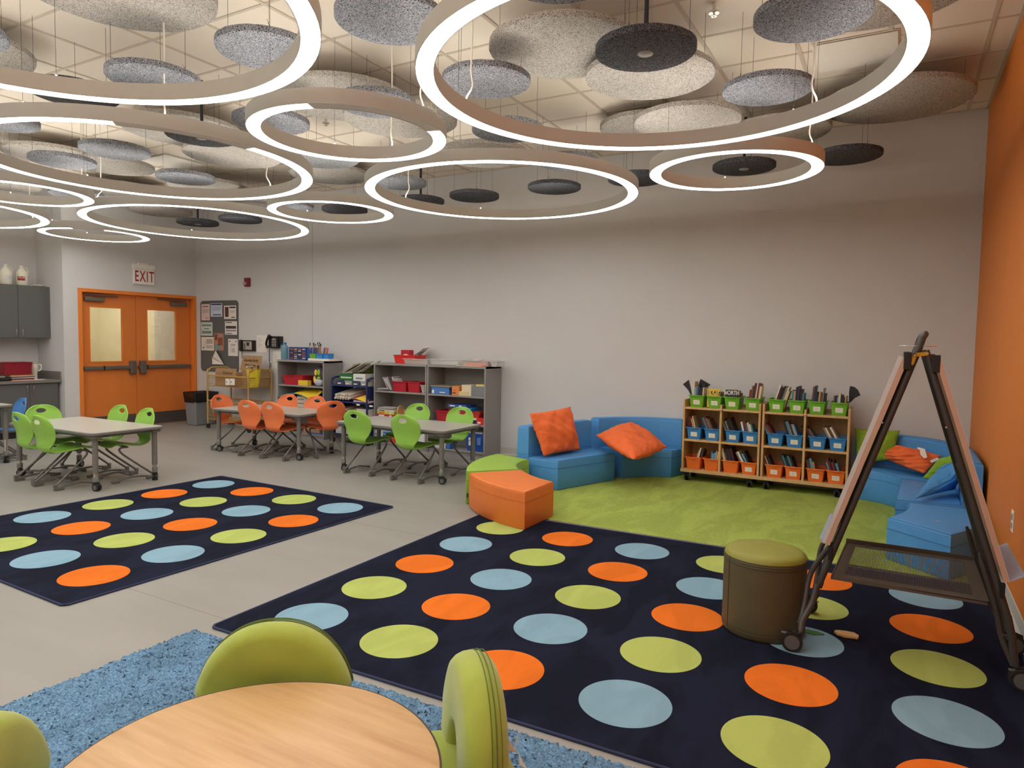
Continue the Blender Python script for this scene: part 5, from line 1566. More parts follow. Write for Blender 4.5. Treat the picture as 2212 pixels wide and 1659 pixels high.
# right unit, second shelf
S2 = 0.4205
tub('storage_tub', 'large crimson tub on the second shelf of the right steel unit', 939, 887, 968, 915, 7.49, 0.30, M_BINR, S2, group='crimson tubs on the steel shelves')
gcol = [((60, 96, 176), 968, 862, 1007, 869, 'dark blue game box, topmost of the pile on the right unit'), ((40, 140, 206), 981, 871, 1018, 879, 'bright blue game box under the topmost dark blue one'), ((176, 46, 44), 979, 879, 1036, 887, 'red game box in the middle of the game pile'), ((196, 52, 40), 985, 888, 1034, 896, 'red and yellow game box below the red one'), ((222, 216, 206), 984, 897, 1030, 902, 'white game box near the foot of the game pile'), ((38, 44, 78), 984, 902, 1034, 914, 'navy game box at the foot of the game pile')]
z = S2
hts = [0.036, 0.040, 0.040, 0.042, 0.026, 0.058]
zz = S2
for (c, a, b, cc, d, lab), h in reversed(list(zip(gcol, hts))):
    x0 = ony(a, (b + d) / 2, 7.5).x; x1 = ony(cc, (b + d) / 2, 7.5).x
    o = MB().box((0, 0, 0), (x1 - x0, 0.24, h - 0.001)).build('game_box', plain(*c, 0.4), bevel=0.001); o.location = (x0, 7.50, zz + 0.0005); tag(o, lab, 'box', 'board game boxes on the right unit')
    print_on(o, 0.03, h * 0.25, 0.08, h * 0.45, M_WHITE if c[0] < 100 else plain(240, 226, 170), 'printed_title')
    print_on(o, (x1 - x0) * 0.62, h * 0.2, 0.035, h * 0.6, plain(236, 220, 120) if c[0] > 150 else M_WHITE)
    zz += h
o = pbox('game_box', 'small red game box in front of the pile by the right side panel', 'box', 1029, 904, 1045, 915, 7.482, 0.1, plain(206, 40, 40), S2); print_on(o, 0.015, 0.02, 0.05, 0.02, M_WHITE)
# middle unit, second shelf
zz = S2
for c, h, lab in (((176, 44, 50), 0.036, 'red game box at the bottom of the left pile on the middle unit'), ((206, 200, 84), 0.040, 'yellow green game box in the left pile on the middle unit'), ((222, 216, 210), 0.022, 'white patterned game box in the left pile on the middle unit')):
    o = MB().box((0, 0, 0), (0.30, 0.24, h - 0.001)).build('game_box', plain(*c, 0.4), bevel=0.001); o.location = (-6.40 + rnd.uniform(-.008, .008), 7.50, zz + 0.0005); tag(o, lab, 'box', 'game boxes on the middle unit'); print_on(o, 0.03, h * 0.2, 0.10, h * 0.5, [M_WHITE, plain(220, 110, 50), M_INK][int(zz > S2 + 0.01) + int(zz > S2 + 0.05)], 'printed_title'); print_on(o, 0.22, h * 0.2, 0.04, h * 0.5, M_WHITE); zz += h
for k in range(5):
    o = MB().box((0, 0, 0), (0.27, 0.20, 0.005)).build('magazine', plain(*[(216, 210, 204), (150, 146, 140), (226, 224, 220), (90, 80, 84), (220, 216, 210)][k])); o.location = (-6.39, 7.51, zz + 0.0005 + 0.006 * k); o.rotation_euler = (0, 0, R([2, -3, 1, 4, -2][k])); tag(o, 'loose picture sheets on the left game pile', 'paper', 'picture sheets on the middle unit')
t = thing('wooden_rack', 'pale wooden rack with rounded ends on the middle unit second shelf', 'rack', (-6.06, 7.60, S2))
for xx in (0.0, 0.19):
    pts = [(-0.08, 0.0), (0.08, 0.0)] + [(0.08 * math.cos(PI * k / 12), 0.09 + 0.075 * math.sin(PI * k / 12)) for k in range(13)]
    MB().add([(xx, y, z_) for y, z_ in pts] + [(xx + 0.014, y, z_) for y, z_ in pts], [tuple(range(len(pts))), tuple(range(2 * len(pts) - 1, len(pts) - 1, -1))] + [(i, (i + 1) % len(pts), len(pts) + (i + 1) % len(pts), len(pts) + i) for i in range(len(pts))]).build('end_panel', M_BIRCH, t)
MB().box((0.014, -0.06, 0.02), (0.19, 0.06, 0.032)).box((0.014, 0.05, 0.03), (0.19, 0.06, 0.10)).build('rail', M_BIRCH, t)
# bottom shelves
S3 = 0.0655
for (nm, lab, a, b, c, d, rgb, Y, dd) in (('game_box', 'white and dark game box at the left of the middle unit bottom shelf', 808, 930, 826, 942, (222, 222, 226), 7.49, 0.2), ('game_box', 'pale blue game box on the middle unit bottom shelf', 827, 932, 842, 940, (120, 170, 220), 7.49, 0.2), ('game_box', 'red and yellow game box low on the middle unit', 839, 944, 864, 958, (206, 60, 48), 7.49, 0.22), ('game_box', 'yellow game box low on the middle unit', 855, 948, 868, 957, (230, 190, 60), 7.484, 0.05), ('game_box', 'colourful standing game box at the right of the middle unit bottom shelf', 903, 928, 917, 952, (226, 226, 232), 7.49, 0.2)):
    o = pbox(nm, lab, 'box', a, b, c, d, Y, dd, plain(*rgb, 0.4), None if b < 942 and 'standing' not in lab else S3, group='game boxes on the middle unit'); print_on(o, 0.012, 0.02, 0.05, 0.02, plain(60, 80, 160), 'printed_title')
pbox('game_box', 'flat green game box carrying the small boxes low on the middle unit', 'box', 808, 941, 850, 955, 7.50, 0.24, plain(70, 84, 70), S3, group='game boxes on the middle unit')
x0, x1, z0, z1 = span(1003, 935, 1046, 976, 7.50)
t = bin_tub('lidded_tub', 'royal blue tub with a clear lid on the bottom shelf of the right unit', 'bin', x0 - 0.005, x1 + 0.002, 7.50, 7.80, S3 + 0.001, 0.30, mat('royal_blue_plastic', (34, 84, 178), 0.35, noise=0.02), taper=0.02, card=False)
MB().box((-0.125, -0.15, 0.235), (0.125, 0.14, 0.255)).build('lid', M_CLEAR, t, bevel=0.006)
MB().box((-0.085, -0.150, 0.075), (0.005, -0.1445, 0.175)).build('paper_label', M_WHITE, t)
MB().box((0.045, -0.150, 0.09), (0.10, -0.1445, 0.185)).build('molded_label', plain(90, 130, 190), t)
mb = MB()
for k in range(7): mb.box((-0.08 + 0.011 * k, -0.1515, 0.125 + 0.012 * (k % 3)), (-0.072 + 0.011 * k, -0.150, 0.140 + 0.012 * (k % 3)))
mb.build('label_print', M_INK, t)
pbox('game_box', 'white boxed set of dominoes on the bottom shelf of the right unit', 'box', 938, 960, 962, 968, 7.49, 0.2, plain(220, 220, 222), S3)
pbox('game_box', 'small blue box beside the white one on the bottom shelf', 'box', 963, 956, 972, 965, 7.49, 0.15, plain(60, 110, 180), S3)

# left unit
x = -8.30
t = thing('water_bottle', 'tall translucent blue water bottle on top of the left steel shelf', 'bottle', (ony(615, 760, 7.60).x, 7.60, 1.166))
MB().lathe([(0.05, 0.0), (0.056, 0.008), (0.056, 0.19), (0.050, 0.205), (0.028, 0.225), (0.027, 0.235)], n=28).build('body', mat('blue_clear_plastic', (110, 160, 184), 0.15, noise=0.03, nscale=30, alpha=0.75), t, smooth=50)
MB().lathe([(0.030, 0.235), (0.030, 0.262), (0.0, 0.264)], n=20).build('cap', plain(56, 116, 176), t, smooth=50)
x0, x1, z0, z1 = span(624, 750, 662, 777, 7.56)
t = thing('parts_cabinet', 'blue cabinet of small drawers on top of the left steel shelf', 'cabinet', (x0, 7.56, 1.166))
W_, H_ = x1 - x0, z1 - 1.166
MB().box((0, 0.01, 0), (W_ + 0.13, 0.15, H_)).box((0, 0, 0), (0.012, 0.01, H_)).box((W_ - 0.012, 0, 0), (W_, 0.01, H_)).box((0, 0, H_ - 0.012), (W_, 0.01, H_)).box((0, 0, 0), (W_, 0.01, 0.012)).build('cabinet_body', mat('blue_cabinet_plastic', (40, 82, 160), 0.4, noise=0.02), t)
rr = random.Random(5)
cw, chh = (W_ - 0.03) / 4, (H_ - 0.03) / 6
for i in range(4):
    for j in range(6):
        d = MB().box((0.015 + cw * i + 0.002, 0.002, 0.015 + chh * j + 0.002), (0.015 + cw * (i + 1) - 0.002, 0.009, 0.015 + chh * (j + 1) - 0.002)).build('drawer', plain(*rr.choice([(60, 66, 92), (70, 76, 104), (52, 56, 80)]), 0.3), t)
        if rr.random() < 0.6:
            MB().box((0.015 + cw * i + 0.012, 0.0, 0.015 + chh * j + 0.006), (0.015 + cw * (i + 1) - 0.014, 0.002, 0.015 + chh * j + 0.018)).build('contents', plain(*rr.choice([(220, 190, 120), (226, 226, 226), (200, 90, 120), (180, 120, 90)])), d)
x0, x1, z0, z1 = span(666, 777, 710, 779, 7.50)
o = pbox('flat_box', 'flat white box under the brush caddies on the left steel shelf', 'box', 665.5, 775, 711, 779, 7.50, 0.22, M_WHITE, 1.1665)
zb = o.location.z + ony(688, 775, 7.5).z - 1.1665
for (a, b, mm, lab) in ((667.5, 680.5, M_BING, 'green caddy of paint brushes, leftmost of three'), (681, 696, M_BINB, 'blue caddy of paint brushes in the middle of three'), (696.5, 709, M_BINB, 'blue caddy with a round hole at the right of three')):
    x0, x1, _, z1 = span(a, 764, b, 775, 7.53)
    bin_tub('brush_caddy', lab, 'caddy', x0, x1, 7.53, 7.66, zb + 0.001, z1, mm, taper=0.004, card=False, rim=0.003, group='brush caddies')
rr = random.Random(12)
for k in range(14):
    bx_ = ony(670 + 2.4 * k if k < 11 else 690, 764, 7.58).x
    t = thing('paint_brush', 'paint brush standing bristles up in the caddies on the left shelf', 'brush', (bx_, 7.56 + 0.02 * (k % 3), zb + 0.01), 0, 'paint brushes in the caddies')
    lx, ly, hh_ = rr.uniform(-0.02, 0.03), rr.uniform(-0.01, 0.02), rr.uniform(0.16, 0.20)
    MB().tube([(0, 0, 0), (lx, ly, hh_)], [0.003, 0.0045], 6).build('handle', M_BIRCH if k % 2 else plain(150, 96, 60), t, smooth=50)
    MB().tube([(lx, ly, hh_), (lx * 1.1, ly * 1.1, hh_ * 1.06)], [0.0055, 0.0065], 8).build('ferrule', M_CHROME, t, smooth=50)
    MB().tube([(lx * 1.1, ly * 1.1, hh_ * 1.06), (lx * 1.16, ly * 1.16, hh_ * 1.14), (lx * 1.2, ly * 1.2, hh_ * 1.2)], [0.0065, 0.0095, 0.004], 8).build('bristles', M_INK, t, smooth=50)
for k, c in enumerate(((150, 60, 150), (60, 70, 170), (220, 180, 60), (220, 120, 60), (200, 60, 110))):
    o = MB().tube([(0, 0, 0), (0.004, 0.01, 0.09), (0.012, 0.012, 0.15 + 0.006 * (k % 2)), (0.022, 0.012, 0.135)], 0.006, 8).build('pipe_cleaner_bundle', plain(*c), smooth=60)
    o.location = (ony(700 + 2 * k, 764, 7.60).x, 7.58, zb + 0.01); tag(o, 'bundle of bent pipe cleaners in the right caddy', 'craft supply', 'pipe cleaners')
tub('storage_tub', 'crimson tub on the upper shelf of the left steel unit', 609, 811, 653, 830, 7.485, 0.28, M_BINR, S1)
pbox('storage_box', 'small yellow plastic box right of the crimson tub on the left unit', 'box', 644, 822, 664, 832, 7.482, 0.08, plain(236, 200, 60), S1)
x0, x1, z0, z1 = span(667, 793, 698, 831, 7.52)
t = thing('backpack', 'clear backpack with yellow and lime ribbons in the left steel unit', 'bag', ((x0 + x1) / 2, 7.62, S1))
hw = (x1 - x0) / 2 - 0.02
MB().sphere((0, 0, 0.155), 1, 24, 14, (hw, 0.10, 0.150)).build('body', plain(74, 72, 92), t, smooth=80)
MB().sphere((0.03, -0.07, 0.06), 1, 18, 10, (hw * 0.62, 0.05, 0.058)).build('front_pocket', plain(190, 194, 206), t, smooth=80)
MB().sphere((-0.03, -0.09, 0.10), 1, 14, 10, (0.028, 0.02, 0.06)).sphere((-0.01, -0.09, 0.20), 1, 14, 10, (0.026, 0.02, 0.05)).build('yellow_ribbon', plain(236, 206, 70), t, smooth=80)
MB().sphere((0.05, -0.09, 0.20), 1, 14, 10, (0.026, 0.02, 0.055)).sphere((0.05, -0.09, 0.13), 1, 14, 10, (0.032, 0.02, 0.03)).build('lime_ribbon', plain(160, 200, 60), t, smooth=80)
MB().box((-0.05, -0.115, 0.155), (0.09, -0.10, 0.163)).build('strap', M_INK, t)


# folded sheets drooping from the left unit's second shelf
def sheet(name, label, P, m_, th=0.002, cat='paper'):
    base = Vector((P[0][0], P[0][1], min(p[2] for p in P)))
    n = len(P)
    o = MB().add([Vector(p) - base for p in P] + [Vector(p) - base + Vector((0, 0, th)) for p in P], [tuple(range(n - 1, -1, -1)), tuple(range(n, 2 * n))] + [(i, (i + 1) % n, n + (i + 1) % n, n + i) for i in range(n)]).build(name, m_)
    o.location = base
    return tag(o, label, cat)


sh = lambda x, y, Y: tuple(ony(x, y, Y))
sheet('paper_sheet', 'large bright yellow sheet hanging over the second shelf of the left unit', [sh(636, 849, 7.47), sh(652, 853, 7.46), sh(669, 862, 7.44), sh(686, 856, 7.46), sh(696, 846, 7.52), sh(690, 841, 7.70), sh(660, 840, 7.80)], plain(242, 208, 50))
sheet('paper_sheet', 'teal sheet under the yellow one on the left unit', [sh(598, 858, 7.46), sh(640, 851, 7.46), sh(672, 863, 7.45), sh(697, 866, 7.46), sh(698, 852, 7.7), sh(640, 845, 7.8), sh(605, 852, 7.6)], plain(96, 150, 156))
pbox('storage_box', 'dark green box behind the papers on the left unit second shelf', 'box', 600, 863, 640, 895, 7.53, 0.25, plain(30, 50, 42), S2, group='boxes on the left unit')
for k in range(3):
    o = pbox('shoe_box', ['top white box with black writing on the left unit', 'middle white box with black writing on the left unit', 'bottom white box with black writing on the left unit'][k], 'box', 641, 857 + 9.5 * k, 673, 866 + 9.5 * k, 7.50, 0.26, plain(206, 198, 184), 0.60 - 0.062 * k - 0.06 + 0.004, group='boxes on the left unit')
    mb = MB()
    for q in range(6): mb.box((0.02 + 0.022 * q, -0.001, 0.022), (0.034 + 0.022 * q, 0, 0.034 + 0.006 * (q % 2)))
    mb.build('marker_writing', M_INK, o)
pbox('storage_box', 'low cream crate of wooden toys on the left unit bottom shelf', 'box', 655, 925, 690, 940, 7.50, 0.2, plain(170, 130, 96), S3)
pbox('storage_box', 'blue crate on the bottom shelf of the left unit', 'box', 664, 935, 696, 948, 7.49, 0.2, plain(52, 92, 170), S3)
P = ony(628, 936, 7.50)
o = MB().sphere((0, 0, 0.065), 1, 14, 8, (0.045, 0.02, 0.022)).sphere((-0.045, 0, 0.095), 1, 12, 8, (0.022, 0.014, 0.016)).tube([(-0.03, 0, 0.07), (-0.042, 0, 0.095)], 0.012, 8).tube([(-0.028, 0, 0.06), (-0.03, 0, 0)], 0.008, 6).tube([(0.028, 0, 0.06), (0.03, 0, 0)], 0.008, 6).build('plastic_toy', plain(230, 190, 60), smooth=60)
o.location = (P.x, 7.50, S3 + 0.001); tag(o, 'small yellow plastic animal at the left of the bottom shelf', 'toy')

# ------------------------------------------------------------------ navy rolling cart between the steel shelves
BX0, BX1, BY0, BY1 = -7.14, -6.48, 7.38, 7.82
t = thing('rolling_cart', 'navy metal rolling cart of paper rolls between the steel shelf units', 'cart', ((BX0 + BX1) / 2, (BY0 + BY1) / 2, 0))
ox, oy = t.location.x, t.location.y
for xx in (BX0, BX1):
    x = xx - ox
    path = smoothpath([(x, BY0 - oy, 0.09), (x, BY0 - oy, 0.86), (x, BY0 - oy + 0.03, 0.925), (x, BY0 - oy + 0.10, 0.95), (x, BY1 - oy - 0.02, 0.95)], 6)
    MB().tube(path, 0.014, 10).build('end_tube', M_NAVYM, t, smooth=60)
    MB().cyl((x, BY1 - oy, 0.09), (x, BY1 - oy, 1.10), 0.012, 10).build('rear_post', M_NAVYM, t, smooth=60)
    pn = MB().box((x - 0.003, BY0 - oy + 0.01, 0.10), (x + 0.003, BY1 - oy - 0.01, 0.82))
    pn.build('end_panel', M_NAVYM, t)
    for yy in (BY0 - oy + 0.02, BY1 - oy - 0.02):
        w = MB().cyl((x - 0.012, yy, 0.035), (x + 0.012, yy, 0.035), 0.035, 18).build('caster_wheel', M_RUBBER, t, smooth=40)
for k, z in enumerate((0.835, 0.60, 0.38, 0.13)):
    MB().box((BX0 - ox + 0.003, BY0 - oy, z - 0.008), (BX1 - ox - 0.003, BY1 - oy, z)).box((BX0 - ox, BY0 - oy - 0.012, z - 0.012), (BX1 - ox, BY0 - oy, z + 0.012)).build('shelf', M_NAVYM, t)
MB().box((BX0 - ox, BY1 - oy - 0.01, 1.06), (BX1 - ox, BY1 - oy, 1.10)).build('rear_rail', M_NAVYM, t)
for z in (0.66, 0.44):
    for k in range(14):
        pass
for (a, d, z, lab) in ((775, 861, 0.565, 'tag'), (803, 865, 0.56, 'tag')):
    MB().box((ony(a, d, BY0).x - ox - 0.03, BY0 - oy - 0.015, z), (ony(a, d, BY0).x - ox + 0.03, BY0 - oy - 0.0125, z + 0.022)).build('shelf_label', M_WHITE, t)
Z1 = 0.836
for k, (a, b, mm) in enumerate(((725, 742, plain(66, 76, 110)), (743, 759, M_CLEAR), (760, 776, plain(72, 80, 112)), (777, 795, M_CLEAR))):
    x0, x1, _, z1 = span(a, 821, b, 833, BY0 + 0.02)
    lab = ['leftmost small drawer box on the navy cart top tray', 'second small drawer box on the navy cart top tray', 'third small drawer box on the navy cart top tray', 'rightmost small drawer box on the navy cart top tray'][k]
    t = bin_tub('drawer_box', lab, 'box', x0, x1, BY0 + 0.02, BY0 + 0.26, Z1 + 0.001, Z1 + 0.068, mm, taper=0.004, card=False, rim=0.003, group='small drawer boxes')
    MB().box((-0.03, -0.126, 0.018), (0.03, -0.1205, 0.034)).build('label_holder', M_WHITE, t)
o = pbox('supply_carton', 'long green carton leaning on the drawer boxes of the navy cart', 'box', 733, 808, 763, 819, BY0 + 0.03, 0.18, plain(30, 110, 56), Z1 + 0.072)
mb = MB()
for q in range(8): mb.box((0.03 + 0.026 * q, -0.001, 0.03), (0.048 + 0.026 * q, 0, 0.052))
mb.build('white_lettering', M_WHITE, o)
o = pbox('supply_carton', 'white carton with blue lettering beside the green one on the navy cart', 'box', 763, 808, 789, 819, BY0 + 0.02, 0.18, plain(222, 224, 222), Z1 + 0.072)
mb = MB()
for q in range(7): mb.box((0.05 + 0.018 * q, -0.001, 0.026), (0.062 + 0.018 * q, 0, 0.05))
mb.build('blue_lettering', plain(50, 70, 130), o)
o = pbox('supply_carton', 'green and yellow printed carton standing at the back of the navy cart', 'box', 762, 787, 807, 802, 7.70, 0.08, plain(120, 166, 66), Z1 + 0.15)
mb = MB()
for q in range(6): mb.box((0.04 + 0.05 * q, -0.001, 0.03), (0.075 + 0.05 * q, 0, 0.07))
mb.build('yellow_lettering', plain(232, 222, 110), o)
rr = random.Random(3)
for k in range(11):
    o = MB().box((0, 0, 0), (0.20, 0.26, 0.004)).build('bagged_card', [plain(206, 196, 180), plain(160, 150, 140), plain(222, 214, 204)][k % 3])
    o.location = (-7.08 + 0.045 * k, 7.44, Z1 + 0.155 + 0.004 * k); o.rotation_euler = (R(18), R(-28 - rr.uniform(-4, 4)), R(rr.uniform(-8, 8)))
    tag(o, 'bagged beige card slanting in the row over the cartons of the navy cart', 'card', 'bagged cards on the navy cart')
for k in range(12):
    r = 0.019 + 0.002 * (k % 3)
    t_ = 0.30
    o = MB().lathe([(r * 0.8, 0), (r, 0), (r, t_), (r * 0.8, t_)], n=14, close=True).build('paper_roll', plain(*[(228, 220, 206), (206, 196, 180), (216, 206, 190)][k % 3]), smooth=40)
    o.location = (-7.09 + 0.05 * (k % 6), 7.385 + 0.012 * (k // 6), 0.625 + 0.043 * (k // 6) + r)
    o.rotation_euler = (R(-74), 0, R(-20 - rr.uniform(-6, 6)))
    tag(o, 'white paper tube in the heap on the second shelf of the navy cart', 'paper tube', 'paper tubes on the navy cart')
for k in range(12):
    r = 0.018
    o = MB().lathe([(r * 0.8, 0), (r, 0), (r, 0.30), (r * 0.8, 0.30)], n=12, close=True).build('cardboard_tube', plain(*[(186, 166, 140), (150, 126, 102), (206, 190, 168)][k % 3]), smooth=40)
    o.location = (-7.08 + 0.05 * (k % 6), 7.385 + 0.012 * (k // 6), 0.400 + 0.04 * (k // 6) + r)
    o.rotation_euler = (R(-76), 0, R(-16 - rr.uniform(-6, 6)))
    tag(o, 'brown cardboard tube in the heap on the third shelf of the navy cart', 'paper tube', 'cardboard tubes on the navy cart')
sheet('paper_sheet', 'yellow sheet curling on the second shelf of the navy cart', [sh(767, 861, 7.37), sh(790, 869, 7.37), sh(796, 866, 7.38), sh(796, 851, 7.5), sh(780, 858, 7.45)], plain(240, 204, 60))
sheet('paper_sheet', 'brick red sheet behind the yellow one on the navy cart', [sh(760, 863, 7.39), sh(772, 862, 7.40), sh(796, 850, 7.55), sh(793, 846, 7.6), sh(778, 853, 7.5)], plain(170, 70, 50))
pbox('paper_tray', 'pale tray of lilac paper at the right of the second navy cart shelf', 'tray', 763, 866, 796, 872, 7.39, 0.25, plain(206, 180, 196), 0.602)
pbox('paper_stack', 'white papers at the right of the third shelf of the navy cart', 'paper', 770, 884, 796, 900, 7.40, 0.25, plain(214, 206, 196), 0.382)
pbox('paper_stack', 'heap of white papers on the lowest shelf of the navy cart', 'paper', 725, 918, 757, 929, 7.40, 0.25, plain(206, 206, 208), 0.132)

# ------------------------------------------------------------------ gold rolling cart
GX0, GX1, GY0, GY1 = -9.85, -8.87, 7.35, 7.80
t = thing('rolling_cart', 'gold tube rolling cart with a wire basket and cardboard boxes by the tackboard', 'cart', ((GX0 + GX1) / 2, (GY0 + GY1) / 2, 0))
ox, oy = t.location.x, t.location.y
for xx in (GX0, GX1):
    x = xx - ox
    path = smoothpath([(x, GY0 - oy, 0.08), (x, GY0 - oy, 0.88), (x, GY0 - oy + 0.03, 0.955), (x, GY0 - oy + 0.10, 0.995), (x, GY1 - oy - 0.10, 0.995), (x, GY1 - oy - 0.03, 0.955), (x, GY1 - oy, 0.88), (x, GY1 - oy, 0.08)], 6)
    MB().tube(path, 0.0145, 10).build('end_frame', M_GOLD, t, smooth=60)
    for z in (0.86, 0.46, 0.30, 0.16): MB().cyl((x, GY0 - oy, z), (x, GY1 - oy, z), 0.008, 8).build('end_rail', M_GOLD, t, smooth=60)
    for yy in (GY0 - oy, GY1 - oy):
        w = MB().cyl((x + 0.006, yy - 0.012, 0.038), (x + 0.006, yy + 0.012, 0.038), 0.038, 20).build('caster_wheel', M_RUBBER, t, smooth=40)
for z in (0.87, 0.46):
    for yy in (GY0, GY1): MB().box((GX0 - ox, yy - oy - 0.008, z - 0.012), (GX1 - ox, yy - oy + 0.008, z + 0.012)).build('long_rail', M_GOLD, t, bevel=0.004)
for (za, zb, nm) in ((0.70, 0.86, 'wire_basket'), (0.15, 0.42, 'lower_wire_basket')):
    mb = MB(); nst = 26
    for z in [za + (zb - za) * q / 4 for q in range(5)]:
        mb.tube([(GX0 - ox, GY0 - oy, z), (GX1 - ox, GY0 - oy, z), (GX1 - ox, GY1 - oy, z), (GX0 - ox, GY1 - oy, z), (GX0 - ox, GY0 - oy, z)], 0.0022, 5)
    for q in range(nst + 1):
        x = GX0 - ox + (GX1 - GX0) * q / nst
        mb.tube([(x, GY0 - oy, zb), (x, GY0 - oy, za), (x, GY1 - oy, za), (x, GY1 - oy, zb)], 0.002, 5)
    for q in range(11):
        y = GY0 - oy + (GY1 - GY0) * q / 10
        mb.tube([(GX0 - ox, y, zb), (GX0 - ox, y, za), (GX1 - ox, y, za), (GX1 - ox, y, zb)], 0.002, 5)
    mb.build(nm, M_GOLD, t, merge=False)
bt = thing('cardboard_box', 'lower cardboard box marked Outdoor in the gold cart basket', 'box', (-9.72, 7.40, 0.705))
MB().box((0, 0, 0), (0.50, 0.30, 0.22)).build('box_body', M_CARD, bt)
sx0 = 0
MB().add([(0, 0, 0.22), (0.50, 0, 0.22), (0.50, 0.012, 0.288), (0, 0.012, 0.288), (0, 0.004, 0.22), (0.50, 0.004, 0.22), (0.50, 0.016, 0.288), (0, 0.016, 0.288)], [(0, 1, 2, 3), (7, 6, 5, 4), (0, 4, 5, 1), (1, 5, 6, 2), (2, 6, 7, 3), (3, 7, 4, 0)]).build('front_flap', M_CARD, bt)
text_obj('marker_writing', 'Outdoor', 0.075, M_INK, face_back(0.30, -0.001, 0.215), bt, sx=0.9)
bt = thing('cardboard_box', 'taller cardboard box with its lid flap up, marked Garden Study Donations', 'box', (-9.24, 7.52, 0.705))
MB().box((0, 0, 0), (0.36, 0.26, 0.26)).build('box_body', M_CARD, bt)
MB().add([(-0.10, 0.05, 0.26), (0.36, 0.05, 0.26), (0.37, 0.10, 0.50), (-0.08, 0.10, 0.50), (-0.10, 0.056, 0.26), (0.36, 0.056, 0.26), (0.37, 0.106, 0.50), (-0.08, 0.106, 0.50)], [(0, 1, 2, 3), (7, 6, 5, 4), (0, 4, 5, 1), (1, 5, 6, 2), (2, 6, 7, 3), (3, 7, 4, 0)]).build('raised_flap', M_CARD, bt)
MF = Matrix.Translation((0.14, 0.077, 0.425)) @ Matrix.Rotation(R(78), 4, 'X')
text_obj('marker_writing', 'Garden Study', 0.062, M_INK, MF, bt, sx=0.95)
MF = Matrix.Translation((0.13, 0.062, 0.345)) @ Matrix.Rotation(R(78), 4, 'X')
text_obj('marker_writing', 'Donations', 0.062, M_INK, MF, bt, sx=0.95)
t = thing('yellow_bucket', 'yellow bucket of brushes and sticks in the gold cart basket', 'bucket', (-8.955, 7.52, 0.705))
MB().lathe([(0.075, 0.0), (0.080, 0.004), (0.112, 0.27), (0.118, 0.275), (0.118, 0.285), (0.110, 0.285), (0.078, 0.008), (0, 0.008)], n=36).build('pail', plain(236, 214, 56, 0.4), t, smooth=40)
MB().tube([(0.115 * math.cos(a), 0.115 * math.sin(a) * 0.9, 0.275 + 0.06 * math.sin(a / 2 * 1.0)) for a in [PI * 0.6 + k * PI * 0.8 / 10 for k in range(11)]], 0.008, 8).build('handle', M_WHITE, t, smooth=60)
rr = random.Random(21)
for k in range(9):
    a = rr.uniform(0, 2 * PI)
    o = MB().tube([(0, 0, 0), (0.08 * math.cos(a), 0.05 * math.sin(a), rr.uniform(0.26, 0.36))], [0.004, 0.009], 8).build('paint_brush', [M_INK, M_BIRCH, plain(90, 60, 44)][k % 3], smooth=60)
    o.location = (-8.955 + 0.02 * math.cos(a), 7.52 + 0.02 * math.sin(a), 0.72)
    tag(o, 'brush handle sticking up out of the yellow bucket', 'brush', 'brushes in the yellow bucket')
for (a, b, lab) in ((487, 496, 'left small shipping label card in the gold cart basket'), (497, 507, 'right small shipping label card in the gold cart basket')):
    o = pbox('label_card', lab, 'card', a, 818, b, 832, 7.335, 0.002, M_WHITE)
    MB().box((0.02, -0.001, 0.035), (0.035, 0, 0.06)).build('print_mark', M_INK, o)
pbox('storage_box', 'brown carton low in the gold cart behind the orange chairs', 'box', 540, 908, 620, 922, 7.42, 0.3, M_CARD, 0.155)

# waste bin
t = thing('waste_bin', 'slim grey waste bin lined with a black bag beside the orange doors', 'bin', (-10.36, 7.60, 0))
MB().box((-0.15, -0.22, 0), (0.15, 0.22, 0.52), taper=0.03).build('bin_body', plain(128, 130, 134, 0.5), t, bevel=0.02, bseg=3)
vs = []; fs = []; n = 48; rr = random.Random(2)
for j, (g, z) in enumerate(((0.006, 0.40), (0.010, 0.45), (0.016, 0.50), (0.020, 0.545), (0.016, 0.560), (-0.004, 0.552), (-0.02, 0.48))):
    for x, y in rrect(-0.148 - g, -0.218 - g, 0.148 + g, 0.218 + g, 0.04, 11):
        vs.append((x + rr.uniform(-1, 1) * 0.004, y + rr.uniform(-1, 1) * 0.004, z + rr.uniform(-1, 1) * (0.016 if j == 0 else 0.006)))
n = 48
for j in range(6):
    for k in range(n): fs.append((j * n + k, j * n + (k + 1) % n, (j + 1) * n + (k + 1) % n, (j + 1) * n + k))
MB().add(vs, fs).build('black_bag', mat('black_bag_film', (20, 20, 22), 0.25, noise=0.05, bump=0.3, bscale=40), t, smooth=70)

